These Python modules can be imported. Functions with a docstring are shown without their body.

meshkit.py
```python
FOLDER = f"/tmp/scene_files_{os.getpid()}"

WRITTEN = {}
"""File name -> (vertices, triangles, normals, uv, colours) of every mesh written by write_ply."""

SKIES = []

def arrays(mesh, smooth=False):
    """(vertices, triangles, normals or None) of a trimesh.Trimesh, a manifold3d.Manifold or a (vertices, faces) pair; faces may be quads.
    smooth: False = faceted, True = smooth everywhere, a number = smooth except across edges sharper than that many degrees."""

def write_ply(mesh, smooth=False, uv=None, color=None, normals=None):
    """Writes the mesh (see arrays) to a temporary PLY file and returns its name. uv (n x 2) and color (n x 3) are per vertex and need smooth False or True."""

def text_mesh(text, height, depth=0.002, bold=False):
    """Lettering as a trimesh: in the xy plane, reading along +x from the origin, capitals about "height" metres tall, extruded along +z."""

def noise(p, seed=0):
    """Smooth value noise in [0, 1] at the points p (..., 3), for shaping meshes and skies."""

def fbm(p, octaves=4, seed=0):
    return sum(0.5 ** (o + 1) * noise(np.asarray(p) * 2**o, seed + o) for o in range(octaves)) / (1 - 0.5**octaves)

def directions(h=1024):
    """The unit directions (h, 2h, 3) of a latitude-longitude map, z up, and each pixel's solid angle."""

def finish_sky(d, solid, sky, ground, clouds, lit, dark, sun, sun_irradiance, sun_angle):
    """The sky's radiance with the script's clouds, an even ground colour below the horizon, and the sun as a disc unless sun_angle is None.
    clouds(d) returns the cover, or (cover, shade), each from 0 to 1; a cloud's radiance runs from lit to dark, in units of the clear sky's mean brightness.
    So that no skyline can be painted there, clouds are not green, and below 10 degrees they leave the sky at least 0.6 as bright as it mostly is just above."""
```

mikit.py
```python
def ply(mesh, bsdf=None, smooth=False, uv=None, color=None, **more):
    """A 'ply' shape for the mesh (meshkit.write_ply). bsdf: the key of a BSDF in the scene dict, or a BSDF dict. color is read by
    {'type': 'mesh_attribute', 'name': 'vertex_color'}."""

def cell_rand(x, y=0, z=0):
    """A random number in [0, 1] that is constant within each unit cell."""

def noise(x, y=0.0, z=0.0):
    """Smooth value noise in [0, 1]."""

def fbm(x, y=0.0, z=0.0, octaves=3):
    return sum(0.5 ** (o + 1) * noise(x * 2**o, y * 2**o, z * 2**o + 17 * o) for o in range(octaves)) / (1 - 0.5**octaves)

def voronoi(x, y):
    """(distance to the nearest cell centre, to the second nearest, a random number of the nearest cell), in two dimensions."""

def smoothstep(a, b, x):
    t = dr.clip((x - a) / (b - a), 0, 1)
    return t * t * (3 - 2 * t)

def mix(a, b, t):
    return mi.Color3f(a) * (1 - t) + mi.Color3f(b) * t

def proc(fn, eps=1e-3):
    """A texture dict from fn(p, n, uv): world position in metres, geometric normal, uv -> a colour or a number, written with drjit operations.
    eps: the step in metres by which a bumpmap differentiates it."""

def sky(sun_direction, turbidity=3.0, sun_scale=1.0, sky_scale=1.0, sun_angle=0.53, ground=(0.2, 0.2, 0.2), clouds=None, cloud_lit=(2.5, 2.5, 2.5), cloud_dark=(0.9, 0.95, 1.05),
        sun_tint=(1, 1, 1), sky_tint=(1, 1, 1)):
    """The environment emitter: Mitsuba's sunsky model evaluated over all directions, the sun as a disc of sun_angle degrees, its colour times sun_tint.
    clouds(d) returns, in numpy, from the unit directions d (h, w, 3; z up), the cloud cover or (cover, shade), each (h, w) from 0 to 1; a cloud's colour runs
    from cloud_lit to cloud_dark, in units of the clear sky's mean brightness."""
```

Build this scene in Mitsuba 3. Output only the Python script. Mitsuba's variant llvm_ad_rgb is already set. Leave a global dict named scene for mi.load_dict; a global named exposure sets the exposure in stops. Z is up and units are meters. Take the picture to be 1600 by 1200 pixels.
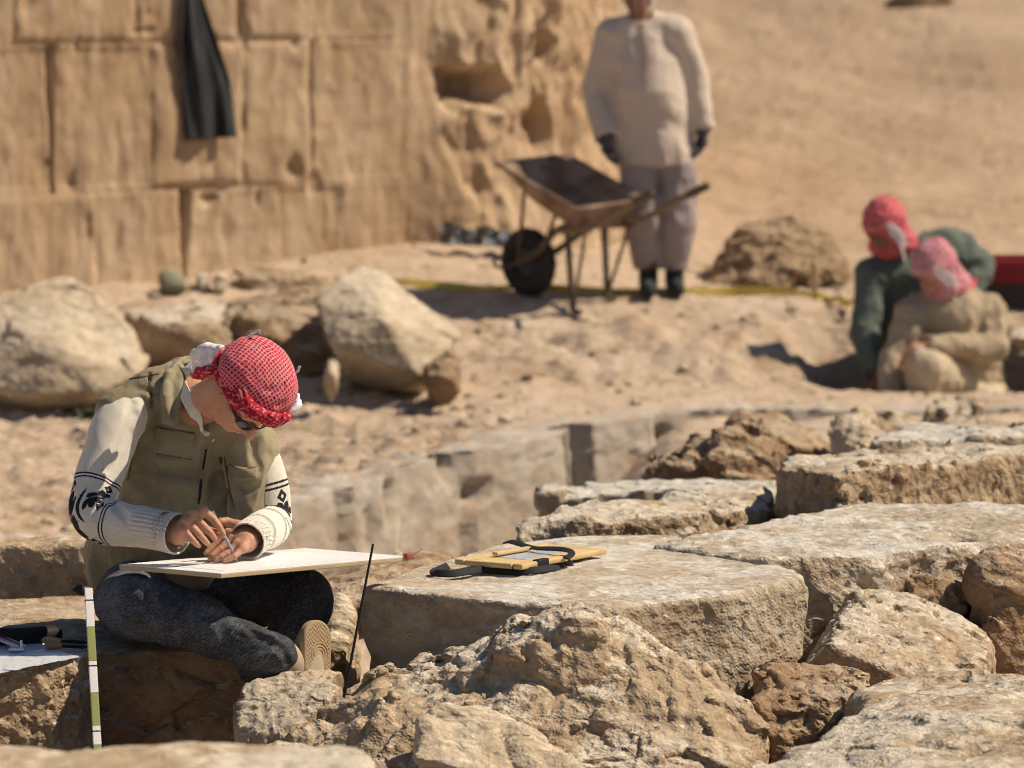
import math, random, os
from concurrent.futures import ThreadPoolExecutor
import numpy as np, trimesh, mitsuba as mi, drjit as dr
from scipy import ndimage, interpolate
from scipy.spatial import ConvexHull, cKDTree
import mikit
from mikit import proc, noise, fbm, voronoi, cell_rand, smoothstep, mix

T = mi.ScalarTransform4f
scene, labels = {}, {}

# ------------------------------------------------------------------ camera, sky, exposure
CAM_H, FPX, HORIZON = 1.857, 7700.0, -77.0            # eye height, focal length in photo pixels, horizon row
PITCH = math.atan((600 - HORIZON) / FPX)
FWD = np.array([0, math.cos(PITCH), -math.sin(PITCH)])
UPV = np.array([0, math.sin(PITCH), math.cos(PITCH)])
scene['camera'] = {
    'type': 'thinlens', 'fov': math.degrees(2 * math.atan(800 / FPX)), 'fov_axis': 'x',
    'to_world': T().look_at(origin=[0, 0, CAM_H], target=[0, float(FWD[1]), CAM_H + float(FWD[2])], up=[0, 0, 1]),
    'aperture_radius': 0.0185, 'focus_distance': 13.15, 'near_clip': 0.5, 'far_clip': 400.0}
SUN = np.array([0.66, 0.03, 0.75]); SUN /= np.linalg.norm(SUN)
scene['sky'] = mikit.sky(SUN.tolist(), turbidity=3, sky_scale=0.5, ground=(0.30, 0.23, 0.15))
exposure = 1.85

# ------------------------------------------------------------------ helpers
def V(u, v, Y):
    """photo pixel (1600x1200) at forward distance Y -> world point"""
    d = FWD * FPX + UPV * (600 - v) + np.array([u - 800.0, 0, 0])
    return np.array([0, 0, CAM_H]) + d * (Y / d[1])

def VZ(u, v, z):
    d = FWD * FPX + UPV * (600 - v) + np.array([u - 800.0, 0, 0])
    return np.array([0, 0, CAM_H]) + d * ((z - CAM_H) / d[2])

def ray(u, v):
    d = FWD * FPX + UPV * (600 - v) + np.array([u - 800.0, 0, 0])
    return d / np.linalg.norm(d)

_lat = [np.random.default_rng(100 + i).random((32, 32, 32)).astype(np.float32) for i in range(4)]
def N(p, f, seed=0):
    """value noise in [-1, 1], p (n,3), f scalar or 3-vector frequency"""
    q = np.asarray(p, np.float32) * np.asarray(f, np.float32) + np.array([seed * 7.31, seed * 3.77 + 11.1, seed * 5.13 + 5.3], np.float32)
    i = np.floor(q); t = q - i; q = i + t * t * (3 - 2 * t)
    q = np.mod(q, 32)
    return ndimage.map_coordinates(_lat[seed % 4], [q[:, 0], q[:, 1], q[:, 2]], order=1, mode='grid-wrap') * 2 - 1

def FB(p, f, o=3, seed=0, gain=0.5):
    f = np.asarray(f, float); a = 1.0; s = 0; tot = 0
    for k in range(o):
        s = s + a * N(p, f * 2.03 ** k, seed + k); tot += a; a *= gain
    return s / tot

def RID(p, f, o=3, seed=0, gain=0.55):
    f = np.asarray(f, float); a = 1.0; s = 0; tot = 0
    for k in range(o):
        s = s + a * (1 - 2 * np.abs(N(p, f * 2.07 ** k, seed + k))); tot += a; a *= gain
    return s / tot

def sst(a, b, x):
    t = np.clip((x - a) / (b - a), 0, 1); return t * t * (3 - 2 * t)

def unit(v):
    v = np.asarray(v, float); return v / np.linalg.norm(v)

# signed distance pieces -------------------------------------------------
def cap(p, a, b, ra, rb=None):
    a, b = np.asarray(a, float), np.asarray(b, float); rb = ra if rb is None else rb
    ba = b - a; h = np.clip(((p - a) @ ba) / max(ba @ ba, 1e-12), 0, 1)
    return np.linalg.norm(p - a - h[:, None] * ba, axis=1) - (ra + (rb - ra) * h)

def smin(a, b, k):
    if k <= 0: return np.minimum(a, b)
    h = np.clip(0.5 + 0.5 * (b - a) / k, 0, 1)
    return b + (a - b) * h - k * h * (1 - h)

def smax(a, b, k): return -smin(-a, -b, k)

def ell(p, c, axes, r):
    q = (p - np.asarray(c)) @ np.asarray(axes, float).T
    r = np.asarray(r, float)
    k0 = np.linalg.norm(q / r, axis=1); k1 = np.linalg.norm(q / r ** 2, axis=1) + 1e-9
    return k0 * (k0 - 1) / k1

def boxd(p, c, axes, h, r=0.0):
    q = np.abs((p - np.asarray(c)) @ np.asarray(axes, float).T) - (np.asarray(h, float) - r)
    return np.linalg.norm(np.maximum(q, 0), axis=1) + np.minimum(q.max(1), 0) - r

def chain(p, pts, rad, k=0.0):
    d = None
    for i in range(len(pts) - 1):
        e = cap(p, pts[i], pts[i + 1], rad[i], rad[i + 1])
        d = e if d is None else smin(d, e, k)
    return d

def pdist(p, pts):
    """distance to a polyline"""
    d = np.full(len(p), 9.0)
    for a, b in zip(pts[:-1], pts[1:]): d = np.minimum(d, cap(p, a, b, 0, 0))
    return d

def creases(p, lines):
    e = np.zeros(len(p))
    for tree, r, dep in lines: e += dep * np.exp(-(np.minimum(tree.query(p, distance_upper_bound=3 * r)[0], 9.0) / r) ** 2)
    return e

def hull_planes(pts):
    h = ConvexHull(np.asarray(pts, float), qhull_options='QJ')
    e = h.equations
    keep = []
    for q in e:
        if not any(q[:3] @ r[:3] > 0.996 and abs(q[3] - r[3]) < 0.01 for r in keep): keep.append(q)
    return np.array(keep)

def hulld(p, planes, k=0.03):
    """rounded convex body"""
    d = None
    for q in planes:
        e = p @ q[:3] + q[3]
        d = e if d is None else (smax(d, e, k) if k > 0 else np.maximum(d, e))
    return d

POOL = ThreadPoolExecutor(os.cpu_count() or 4)
# surface nets -----------------------------------------------------------
def nets(fn, lo, hi, vox):
    lo, hi = np.asarray(lo, float), np.asarray(hi, float)
    n = np.ceil((hi - lo) / vox / 4).astype(int) * 4 + 1
    C = (n - 1) // 4 + 1
    cx = [lo[i] + np.arange(C[i]) * 4 * vox for i in range(3)]
    P = np.stack(np.meshgrid(*cx, indexing='ij'), -1).reshape(-1, 3)
    c = fn(P).reshape(C).astype(np.float32)
    near = np.abs(c) < 4 * vox * 2.6
    near = ndimage.binary_dilation(near, np.ones((3, 3, 3)))
    cell = near[:-1, :-1, :-1].copy()
    for a in (0, 1):
        for b in (0, 1):
            for e in (0, 1): cell |= near[a:C[0] - 1 + a, b:C[1] - 1 + b, e:C[2] - 1 + e]
    S = np.repeat(np.repeat(np.repeat(c, 4, 0), 4, 1), 4, 2)[:n[0], :n[1], :n[2]].copy()
    need = np.zeros(n, bool)
    big = np.repeat(np.repeat(np.repeat(cell, 4, 0), 4, 1), 4, 2)
    for a in (0, 1):
        for b in (0, 1):
            for e in (0, 1): need[a:a + big.shape[0], b:b + big.shape[1], e:e + big.shape[2]] |= big
    idx = np.argwhere(need)
    val = np.empty(len(idx), np.float32)
    def part(s): val[s:s + 40000] = fn(lo + idx[s:s + 40000] * vox)
    list(POOL.map(part, range(0, len(idx), 40000)))
    S[need] = val
    S[S == 0] = 1e-6
    ins = S < 0
    cnt = sum(ins[a:n[0] - 1 + a, b:n[1] - 1 + b, e:n[2] - 1 + e].astype(np.int8) for a in (0, 1) for b in (0, 1) for e in (0, 1))
    act = (cnt > 0) & (cnt < 8)
    ai = np.argwhere(act)
    vid = np.full(act.shape, -1, np.int32); vid[act] = np.arange(len(ai))
    acc = np.zeros((len(ai), 3)); w = np.zeros(len(ai))
    offs = [np.array(o) for o in np.ndindex(2, 2, 2)]
    for o in offs:
        for ax in range(3):
            if o[ax]: continue
            o2 = o.copy(); o2[ax] = 1
            a = S[tuple((ai + o).T)]; b = S[tuple((ai + o2).T)]
            m = (a < 0) != (b < 0)
            t = np.where(m, a / np.where(a - b == 0, 1, a - b), 0)
            q = np.tile(o.astype(float), (len(ai), 1)); q[:, ax] = t
            acc[m] += q[m]; w[m] += 1
    verts = lo + (ai + acc / w[:, None]) * vox
    faces = []
    for ax in range(3):
        s0 = [slice(1, -1)] * 3; s0[ax] = slice(0, -1)
        s1 = list(s0); s1[ax] = slice(1, None)
        A, B = ins[tuple(s0)], ins[tuple(s1)]
        e = np.argwhere(A != B); flip = A[tuple(e.T)]
        base = e + 1; base[:, ax] -= 1
        b1, b2 = (ax + 1) % 3, (ax + 2) % 3
        q = []
        for d1, d2 in ((-1, -1), (0, -1), (0, 0), (-1, 0)):
            t = base.copy(); t[:, b1] += d1; t[:, b2] += d2; q.append(vid[tuple(t.T)])
        q = np.stack(q, 1)
        q[~flip] = q[~flip][:, ::-1]
        faces.append(q)
    q = np.vstack(faces); q = q[(q >= 0).all(1)]
    f = np.vstack([q[:, [0, 1, 2]], q[:, [0, 2, 3]]])
    return verts, f

def vnormals(v, f):
    n = np.zeros_like(v); fn = np.cross(v[f[:, 1]] - v[f[:, 0]], v[f[:, 2]] - v[f[:, 0]])
    for k in range(3):
        for j in range(3): n[:, j] += np.bincount(f[:, k], fn[:, j], len(v))
    return n / (np.linalg.norm(n, axis=1, keepdims=True) + 1e-12)

def solid(fn, pts, pad, vox, fine=None):
    """mesh of a distance function over the box of pts; fine(v, n) = displacement along the normal"""
    pts = np.asarray(pts)
    v, f = nets(fn, pts.min(0) - pad, pts.max(0) + pad, vox)
    if fine is not None:
        n = vnormals(v, f); v = v + n * fine(v, n)[:, None]
    return v, f

def march(fn, u, v, near=11.0, far=16.0):
    """first points of the body along the rays through photo pixels (to seat seams and folds on it); None where it is missed"""
    one = np.isscalar(u)
    D = np.array([ray(a, b) for a, b in zip(np.atleast_1d(u), np.atleast_1d(v))]); o = np.array([0, 0, CAM_H])
    t = np.full(len(D), near); done = np.zeros(len(D), bool)
    for _ in range(150):
        e = fn(o + D * t[:, None]); done |= e < 0.0008
        if (done | (t > far)).all(): break
        t = np.where(done, t, t + np.maximum(e * 0.7, 0.0008))
    out = [o + d * q if k else None for d, q, k in zip(D, t, done)]
    return out[0] if one else out
def march_lines(fn, lines):
    """[(pixels, r, depth)] -> the same lines seated on the body"""
    P = [q for l in lines for q in l[0]]; H = march(fn, np.array([q[0] for q in P], float), np.array([q[1] for q in P], float)); out, k = [], 0
    for pix, r, dep in lines:
        q = [h for h in H[k:k + len(pix)] if h is not None]; k += len(pix)
        if len(q) > 1: out.append((cKDTree(spline(q, 90) if len(q) > 2 else np.linspace(q[0], q[1], 50)), r, dep))
    return out

def put(key, mesh, bsdf, smooth=True, uv=None, color=None):
    k = key; i = 0
    while k in scene:
        i += 1; k = f'{key}_{i:03d}'
    scene[k] = mikit.ply(mesh, bsdf, smooth=smooth, uv=uv, color=color)
    return k

def tag(key, label=None, cat=None, group=None, kind=None):
    d = {}
    if label: d['label'] = label
    if cat: d['category'] = cat
    if group: d['group'] = group
    if kind: d['kind'] = kind
    labels[key] = d

def tube(pts, rad, sides=10, closed=False):
    p = np.asarray(pts, float); n = len(p)
    t = np.gradient(p, axis=0); t /= np.linalg.norm(t, axis=1, keepdims=True) + 1e-12
    ref = np.array([0.123, 0.3, 1.0]) if abs(t[0][2]) < 0.9 else np.array([1.0, 0.2, 0.1])
    a = np.cross(t[0], ref); a /= np.linalg.norm(a); A = [a]
    for k in range(1, n):
        a = a - t[k] * (a @ t[k]); a /= np.linalg.norm(a); A.append(a)
    A = np.array(A); B = np.cross(t, A); r = np.broadcast_to(rad, (n,))
    ang = np.arange(sides) * 2 * np.pi / sides
    v = p[:, None] + r[:, None, None] * (np.cos(ang)[None, :, None] * A[:, None] + np.sin(ang)[None, :, None] * B[:, None])
    v = v.reshape(-1, 3); i, j = np.meshgrid(np.arange(n - 1), np.arange(sides), indexing='ij')
    q = np.stack([i * sides + j, i * sides + (j + 1) % sides, (i + 1) * sides + (j + 1) % sides, (i + 1) * sides + j], -1).reshape(-1, 4)
    f = [q[:, [0, 1, 2]], q[:, [0, 2, 3]]]
    v = np.vstack([v, p[0], p[-1]]); c0, c1 = len(v) - 2, len(v) - 1
    k = np.arange(sides)
    f += [np.stack([(k + 1) % sides, k, k * 0 + c0], 1), np.stack([(n - 1) * sides + k, (n - 1) * sides + (k + 1) % sides, k * 0 + c1], 1)]
    return trimesh.Trimesh(v, np.vstack(f), process=False)

def spline(pts, n=40):
    p = np.asarray(pts, float)
    t = np.r_[0, np.cumsum(np.linalg.norm(np.diff(p, axis=0), axis=1))]
    return interpolate.CubicSpline(t, p, bc_type='natural')(np.linspace(0, t[-1], n))

def rbox(c, axes, h, r=0.003):
    """small bevelled box, axes rows"""
    import manifold3d as m3
    h = np.asarray(h, float); r = min(r, h.min() * 0.6)
    pts = []
    for s in np.ndindex(2, 2, 2):
        s = np.array(s) * 2 - 1
        for k in range(3):
            q = (h - r) * s; q[k] = h[k] * s[k]; pts.append(q)
    pts = np.asarray(pts) @ np.asarray(axes, float) + np.asarray(c)
    m = trimesh.convex.convex_hull(pts)
    return m

def cat(ms): return trimesh.util.concatenate(ms)

def frame_from(x, z):
    x = unit(x); z = np.asarray(z, float); z = unit(z - x * (z @ x)); return np.array([x, np.cross(z, x), z])

# ------------------------------------------------------------------ materials
def stone_tex(base, pale, dirt, seed=0.0, grain=1.0, sx=1.0, sz=1.25):
    def fn(p, n, uv):
        x, y, z = p.x * sx + seed, p.y * sx, p.z * sz
        a = fbm(x * 2.6, y * 2.6, z * 2.9, 3)
        b = fbm(x * 8.5 + 7, y * 8.5, z * 9, 3)
        c = fbm(x * 33, y * 33, z * 38 + 3, 3)
        g = noise(x * 190, y * 190, z * 190)
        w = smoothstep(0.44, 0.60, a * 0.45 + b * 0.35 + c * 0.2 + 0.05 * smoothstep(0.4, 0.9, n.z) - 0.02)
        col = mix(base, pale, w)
        col = mix(col, dirt, smoothstep(0.50, 0.66, b * 0.45 + c * 0.40 + 0.25 * (a - 0.2) - 0.21 * smoothstep(0.4, 0.9, n.z) + 0.085) * 0.9)  # dirt patches, plus extra on steep sides that paints their shade darker
        fleck = smoothstep(0.66, 0.78, c * 0.6 + g * 0.4)
        return mix(col, pale, fleck * 0.65) * (0.62 + 0.5 * c + 0.22 * grain * g)
    return fn

def bump_tex(f, streak=1.0):
    def fn(p, n, uv):
        a = fbm(p.x * f, p.y * f, p.z * f * streak, 3)
        r = 1.0 - dr.abs(2.0 * noise(p.x * f * 0.6 + 9, p.y * f * 0.6, p.z * f * 0.6 * streak) - 1.0)
        b = noise(p.x * f * 4.7, p.y * f * 4.7, p.z * f * 4.7 * streak)
        return a + 0.5 * r + 0.22 * b
    return fn

def mat(key, base, rough=0.9, bump=None, bscale=0.0, spec=0.2, eps=1e-3, sheen=0.0, metallic=0.0):
    b = {'type': 'principled', 'base_color': base if isinstance(base, dict) else {'type': 'rgb', 'value': list(base)},
         'roughness': rough, 'specular': spec}
    if sheen: b['sheen'] = sheen
    if metallic: b['metallic'] = metallic
    if bump is not None:
        b = {'type': 'bumpmap', 'arbitrary': proc(bump, eps), 'scale': bscale, 'bsdf': b}
    scene[key] = {'type': 'twosided', 'bsdf': b}

_b_stone = bump_tex(46.0)
_b_fine = bump_tex(140.0)
_b_earth = bump_tex(24.0)
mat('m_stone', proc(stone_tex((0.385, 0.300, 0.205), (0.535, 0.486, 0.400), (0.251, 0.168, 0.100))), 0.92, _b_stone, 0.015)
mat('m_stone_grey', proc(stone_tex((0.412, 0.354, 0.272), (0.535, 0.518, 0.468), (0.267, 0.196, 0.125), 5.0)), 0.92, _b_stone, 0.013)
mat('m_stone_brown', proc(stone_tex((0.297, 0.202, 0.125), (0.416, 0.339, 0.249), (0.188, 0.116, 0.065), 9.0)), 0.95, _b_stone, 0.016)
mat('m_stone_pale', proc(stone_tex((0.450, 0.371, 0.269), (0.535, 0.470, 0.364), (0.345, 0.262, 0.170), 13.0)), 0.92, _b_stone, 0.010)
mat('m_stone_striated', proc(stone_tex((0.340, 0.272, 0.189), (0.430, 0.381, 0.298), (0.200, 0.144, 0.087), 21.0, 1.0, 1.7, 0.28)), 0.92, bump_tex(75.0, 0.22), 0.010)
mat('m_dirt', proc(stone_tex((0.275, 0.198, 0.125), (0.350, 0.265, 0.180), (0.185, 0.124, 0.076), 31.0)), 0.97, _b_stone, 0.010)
def soil_tex(p, n, uv):
    a = fbm(p.x * 1.4, p.y * 0.9, p.z * 2, 3); b = fbm(p.x * 7, p.y * 5, p.z * 8 + 4, 3)
    c = noise(p.x * 60, p.y * 40, p.z * 60)
    col = mix((0.401, 0.315, 0.235), (0.485, 0.406, 0.323), smoothstep(0.35, 0.68, a * 0.6 + b * 0.4))
    col = mix(col, (0.299, 0.213, 0.139), smoothstep(0.50, 0.66, b * 0.7 + c * 0.3) * 0.8)
    h = fbm(p.x * 0.55, p.y * 0.28, p.z * 0.8, 3)
    col = mix(col, mix((0.297, 0.214, 0.146), (0.381, 0.291, 0.206), smoothstep(0.35, 0.65, h)), smoothstep(27.0, 31.0, p.y + p.x * 0.3) * 0.85)
    return col * (0.88 + 0.2 * c)
mat('m_soil', proc(soil_tex), 0.97, _b_earth, 0.012)
def cliff_tex(p, n, uv):
    s = p.x * 0.85 + p.y * 0.55
    a = fbm(s * 1.3, p.z * 0.9, p.y * 0.3, 3)
    st = fbm(s * 7.0, p.z * 1.6, 2.0, 3)
    c = fbm(s * 22, p.z * 9, p.y * 9, 2)
    col = mix((0.370, 0.261, 0.164), (0.489, 0.377, 0.262), smoothstep(0.34, 0.66, a * 0.55 + st * 0.45))
    col = mix(col, (0.256, 0.164, 0.097), smoothstep(0.55, 0.75, st * 0.55 + c * 0.45) * 0.75)
    return col * (0.85 + 0.28 * c)
def _b_cliff_fn(p, n, uv):
    s = p.x * 0.85 + p.y * 0.55
    return fbm(s * 14, p.z * 6.0, p.y * 2, 3)
mat('m_cliff', proc(cliff_tex), 0.97, _b_cliff_fn, 0.02)
def trench_tex(p, n, uv):
    a = fbm(p.x * 2.2, p.y * 2.2, p.z * 3, 3); b = fbm(p.x * 12, p.y * 8, p.z * 10, 3)
    col = mix((0.371, 0.329, 0.277), (0.411, 0.379, 0.334), smoothstep(0.35, 0.65, a))
    return mix(col, (0.27, 0.20, 0.135), smoothstep(0.50, 0.68, b) * 0.5) * (0.85 + 0.3 * b)
mat('m_trench', proc(trench_tex), 0.97, _b_earth, 0.008)
mat('m_stone_green', (0.198, 0.207, 0.148), 0.9, _b_stone, 0.004)

# ------------------------------------------------------------------ setting: ground, trench face, cliff
_ctl = np.array([V(*q) for q in [
    (-300, 860, 19.6), (50, 850, 19.9), (250, 846, 20.0), (450, 790, 20.5), (620, 735, 21.2), (780, 692, 21.95), (985, 652, 22.9), (1130, 640, 23.2), (1350, 640, 23.3), (1600, 640, 23.6), (1900, 640, 23.6),
    (-200, 612, 24.0), (100, 612, 24.0), (450, 606, 24.0), (720, 600, 24.3), (1000, 598, 24.4), (1340, 601, 24.6), (1600, 603, 24.6), (1900, 603, 24.6),
    (100, 725, 21.9), (300, 705, 22.2), (550, 690, 22.5), (720, 640, 23.3), (1000, 622, 23.8), (1500, 620, 24.1),
    (690, 484, 26.0), (850, 480, 26.0), (1050, 473, 26.1), (1300, 474, 26.2), (1600, 474, 26.2), (1000, 542, 25.15), (800, 545, 25.1), (1200, 545, 25.2),
    (300, 462, 26.0), (50, 474, 25.9), (500, 452, 26.3), (-200, 474, 25.9), (600, 390, 27.6), (800, 384, 28.1), (930, 392, 28.6), (300, 436, 26.9),
    (1200, 450, 27.0), (1500, 450, 27.0), (1800, 450, 27.0), (1100, 380, 29.6), (1500, 380, 29.6), (1900, 380, 29.6),
    (1000, 240, 33.5), (1500, 240, 33.5), (2000, 240, 33.5), (1000, 100, 37.5), (1500, 100, 37.5), (2000, 100, 37.5), (1000, -30, 41), (1500, -30, 41), (2000, -30, 41),
    (200, -30, 41), (-500, -30, 41), (200, 240, 34), (-500, 300, 33)]])
_rbf = interpolate.RBFInterpolator(_ctl[:, :2], _ctl[:, 2], kernel='thin_plate_spline', smoothing=1e-4)
_face = np.array([V(*q)[:2] for q in [(250, 850, 19.9), (450, 790, 20.5), (620, 735, 21.2), (780, 692, 21.95), (985, 652, 22.9), (1130, 640, 23.2), (1350, 640, 23.3), (1600, 640, 23.6), (1900, 640, 23.6)]])
_face = np.vstack([[-9, 19.3], [-3, 19.6], _face, [9, 24.0]])
_facef = interpolate.PchipInterpolator(_face[:, 0], _face[:, 1])

def upper(x, y):
    q = np.stack([np.clip(x, -3.6, 4.2), np.clip(y, 19, 41)], -1).reshape(-1, 2)
    z = np.concatenate([_rbf(q[s:s + 60000]) for s in range(0, len(q), 60000)]).reshape(np.shape(x))
    return z + np.clip(y - 41, 0, 30) * 0.2

def pit_floor(x, y):
    return -0.92 + 0.55 * sst(0.0, 0.9, x) * sst(14.3, 15.8, y) + 0.25 * sst(-0.7, -1.3, x) * sst(14.2, 15.5, y)

def ground_z(x, y):
    x, y = np.asarray(x, float), np.asarray(y, float)
    p = np.stack([x, y, x * 0], -1).reshape(-1, 3); sh = x.shape
    n1 = FB(p, 0.9, 3, 1).reshape(sh); n2 = FB(p, 5.0, 3, 2).reshape(sh); r = RID(p, (3.6, 5.0, 1), 3, 3).reshape(sh); n3 = N(p, 23, 5).reshape(sh)
    far = sst(28, 33, y)
    r2 = RID(p, (13, 10, 1), 3, 9).reshape(sh)
    u = upper(x, y) + 0.022 * n2 + 0.008 * n3 - 0.010 * r2 * (1 - sst(26, 28, y)) * sst(-0.3, 0.4, n1) + (0.14 * n1 + 0.015 * n2) * far
    bank = sst(24.25, 24.6, y) * (1 - sst(25.9, 26.3, y)) * sst(-0.45, 0.3, x)
    u = u + bank * (-0.085 * r * sst(-0.35, 0.25, n1 + 0.4 * n2) + 0.09 * n1 + 0.045 * n2)
    for bu, bv, bY, ra, rb, hh in ((905, 540, 25.1, .26, .26, .09), (1010, 520, 25.4, .22, .3, .08), (1105, 545, 25.1, .24, .24, .10), (1190, 515, 25.5, .2, .25, .07), (1275, 535, 25.2, .22, .28, .12), (800, 520, 25.4, .2, .25, .05)):
        c = V(bu, bv, bY); g = np.exp(-(((x - c[0]) / ra) ** 2 + ((y - c[1]) / rb) ** 2)); u = u + hh * g * (1 - 0.35 * r + 0.5 * n2)
    left = (1 - sst(-0.7, 0.5, x)) * (1 - sst(23.2, 24.4, y)) * sst(0.1, 0.7, y - _facef(np.clip(x, -8.9, 8.9)))
    u = u + left * (-0.045 * r * (0.35 + 0.65 * sst(-0.2, 0.4, n1)) + 0.035 * n2 + 0.012 * n3)
    pit = np.exp(-(((x - 2.1) / 0.62) ** 4 + ((y - 25.25) / 0.48) ** 4))
    u = u - 0.42 * pit
    lo = pit_floor(x, y) + 0.03 * n2 + 0.02 * r
    k = sst(0.20, 0.34, y - _facef(np.clip(x, -8.9, 8.9)) - 0.02 * n2)
    return lo * (1 - k) + u * k

def axis(segs):
    out = []
    for a, b, st in segs: out.append(np.arange(a, b - 1e-6, st))
    return np.concatenate(out + [[segs[-1][1]]])
def geo(a, b, n): return a + (b - a) * (np.geomspace(1, 30, n) - 1) / 29
_gx = np.concatenate([-geo(3.4, 160, 22)[:0:-1], axis([(-3.4, 3.6, 0.028)]), geo(3.6, 160, 22)[1:]])
_gy = np.concatenate([-geo(0, 60, 8)[:0:-1], axis([(0, 11, 1.0), (11, 19, 0.12), (19, 27, 0.025), (27, 33, 0.06), (33, 44, 0.12)]), geo(44, 330, 24)[1:]])
_X, _Y = np.meshgrid(_gx, _gy, indexing='ij')
def sheet(X, Y, Z):
    n, m = X.shape; i, j = np.meshgrid(np.arange(n - 1), np.arange(m - 1), indexing='ij'); b = i * m + j
    q = np.stack([b, b + m, b + m + 1, b + 1], -1).reshape(-1, 4)
    return np.stack([X, Y, Z], -1).reshape(-1, 3), np.vstack([q[:, [0, 1, 2]], q[:, [0, 2, 3]]])
scene['ground'] = mikit.ply(sheet(_X, _Y, ground_z(_X, _Y)), 'm_soil', smooth=True)
tag('ground', 'dusty tan earth of the excavation rising to a bare hillside', kind='structure')

# cut trench face below the upper terrace
_xs = axis([(-2.2, 3.4, 0.022)]); _yf = _facef(_xs); _top = upper(_xs, _yf + 0.1)
_t = np.gradient(np.stack([_xs, _yf], 1), axis=0); _t /= np.linalg.norm(_t, axis=1, keepdims=True)
_nrm = np.stack([_t[:, 1], -_t[:, 0]], 1)
_rows = np.linspace(0, 1, 46)
_W = np.zeros((len(_xs), len(_rows) + 5, 3))
for j, r in enumerate(_rows):
    _W[:, j, 0] = _xs; _W[:, j, 1] = _yf; _W[:, j, 2] = -1.05 + (_top + 1.05) * r
_p = _W[:, :len(_rows)].reshape(-1, 3)
_rc = np.random.default_rng(8); _cc = np.stack([_rc.uniform(-2.4, 3.6, 900), np.zeros(900), _rc.uniform(-1.1, 0.1, 900)], 1); _cg = _rc.normal(size=(900, 2))
_ci = cKDTree(_cc[:, [0, 2]] * [1, 0.8]).query(np.stack([_p[:, 0] + 0.04 * N(_p, 8, 1), (_p[:, 2] + 0.04 * N(_p, 8, 2)) * 0.8], 1))[1]
_fc = ((_p[:, [0, 2]] - _cc[_ci][:, [0, 2]]) * _cg[_ci]).sum(1)
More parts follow.
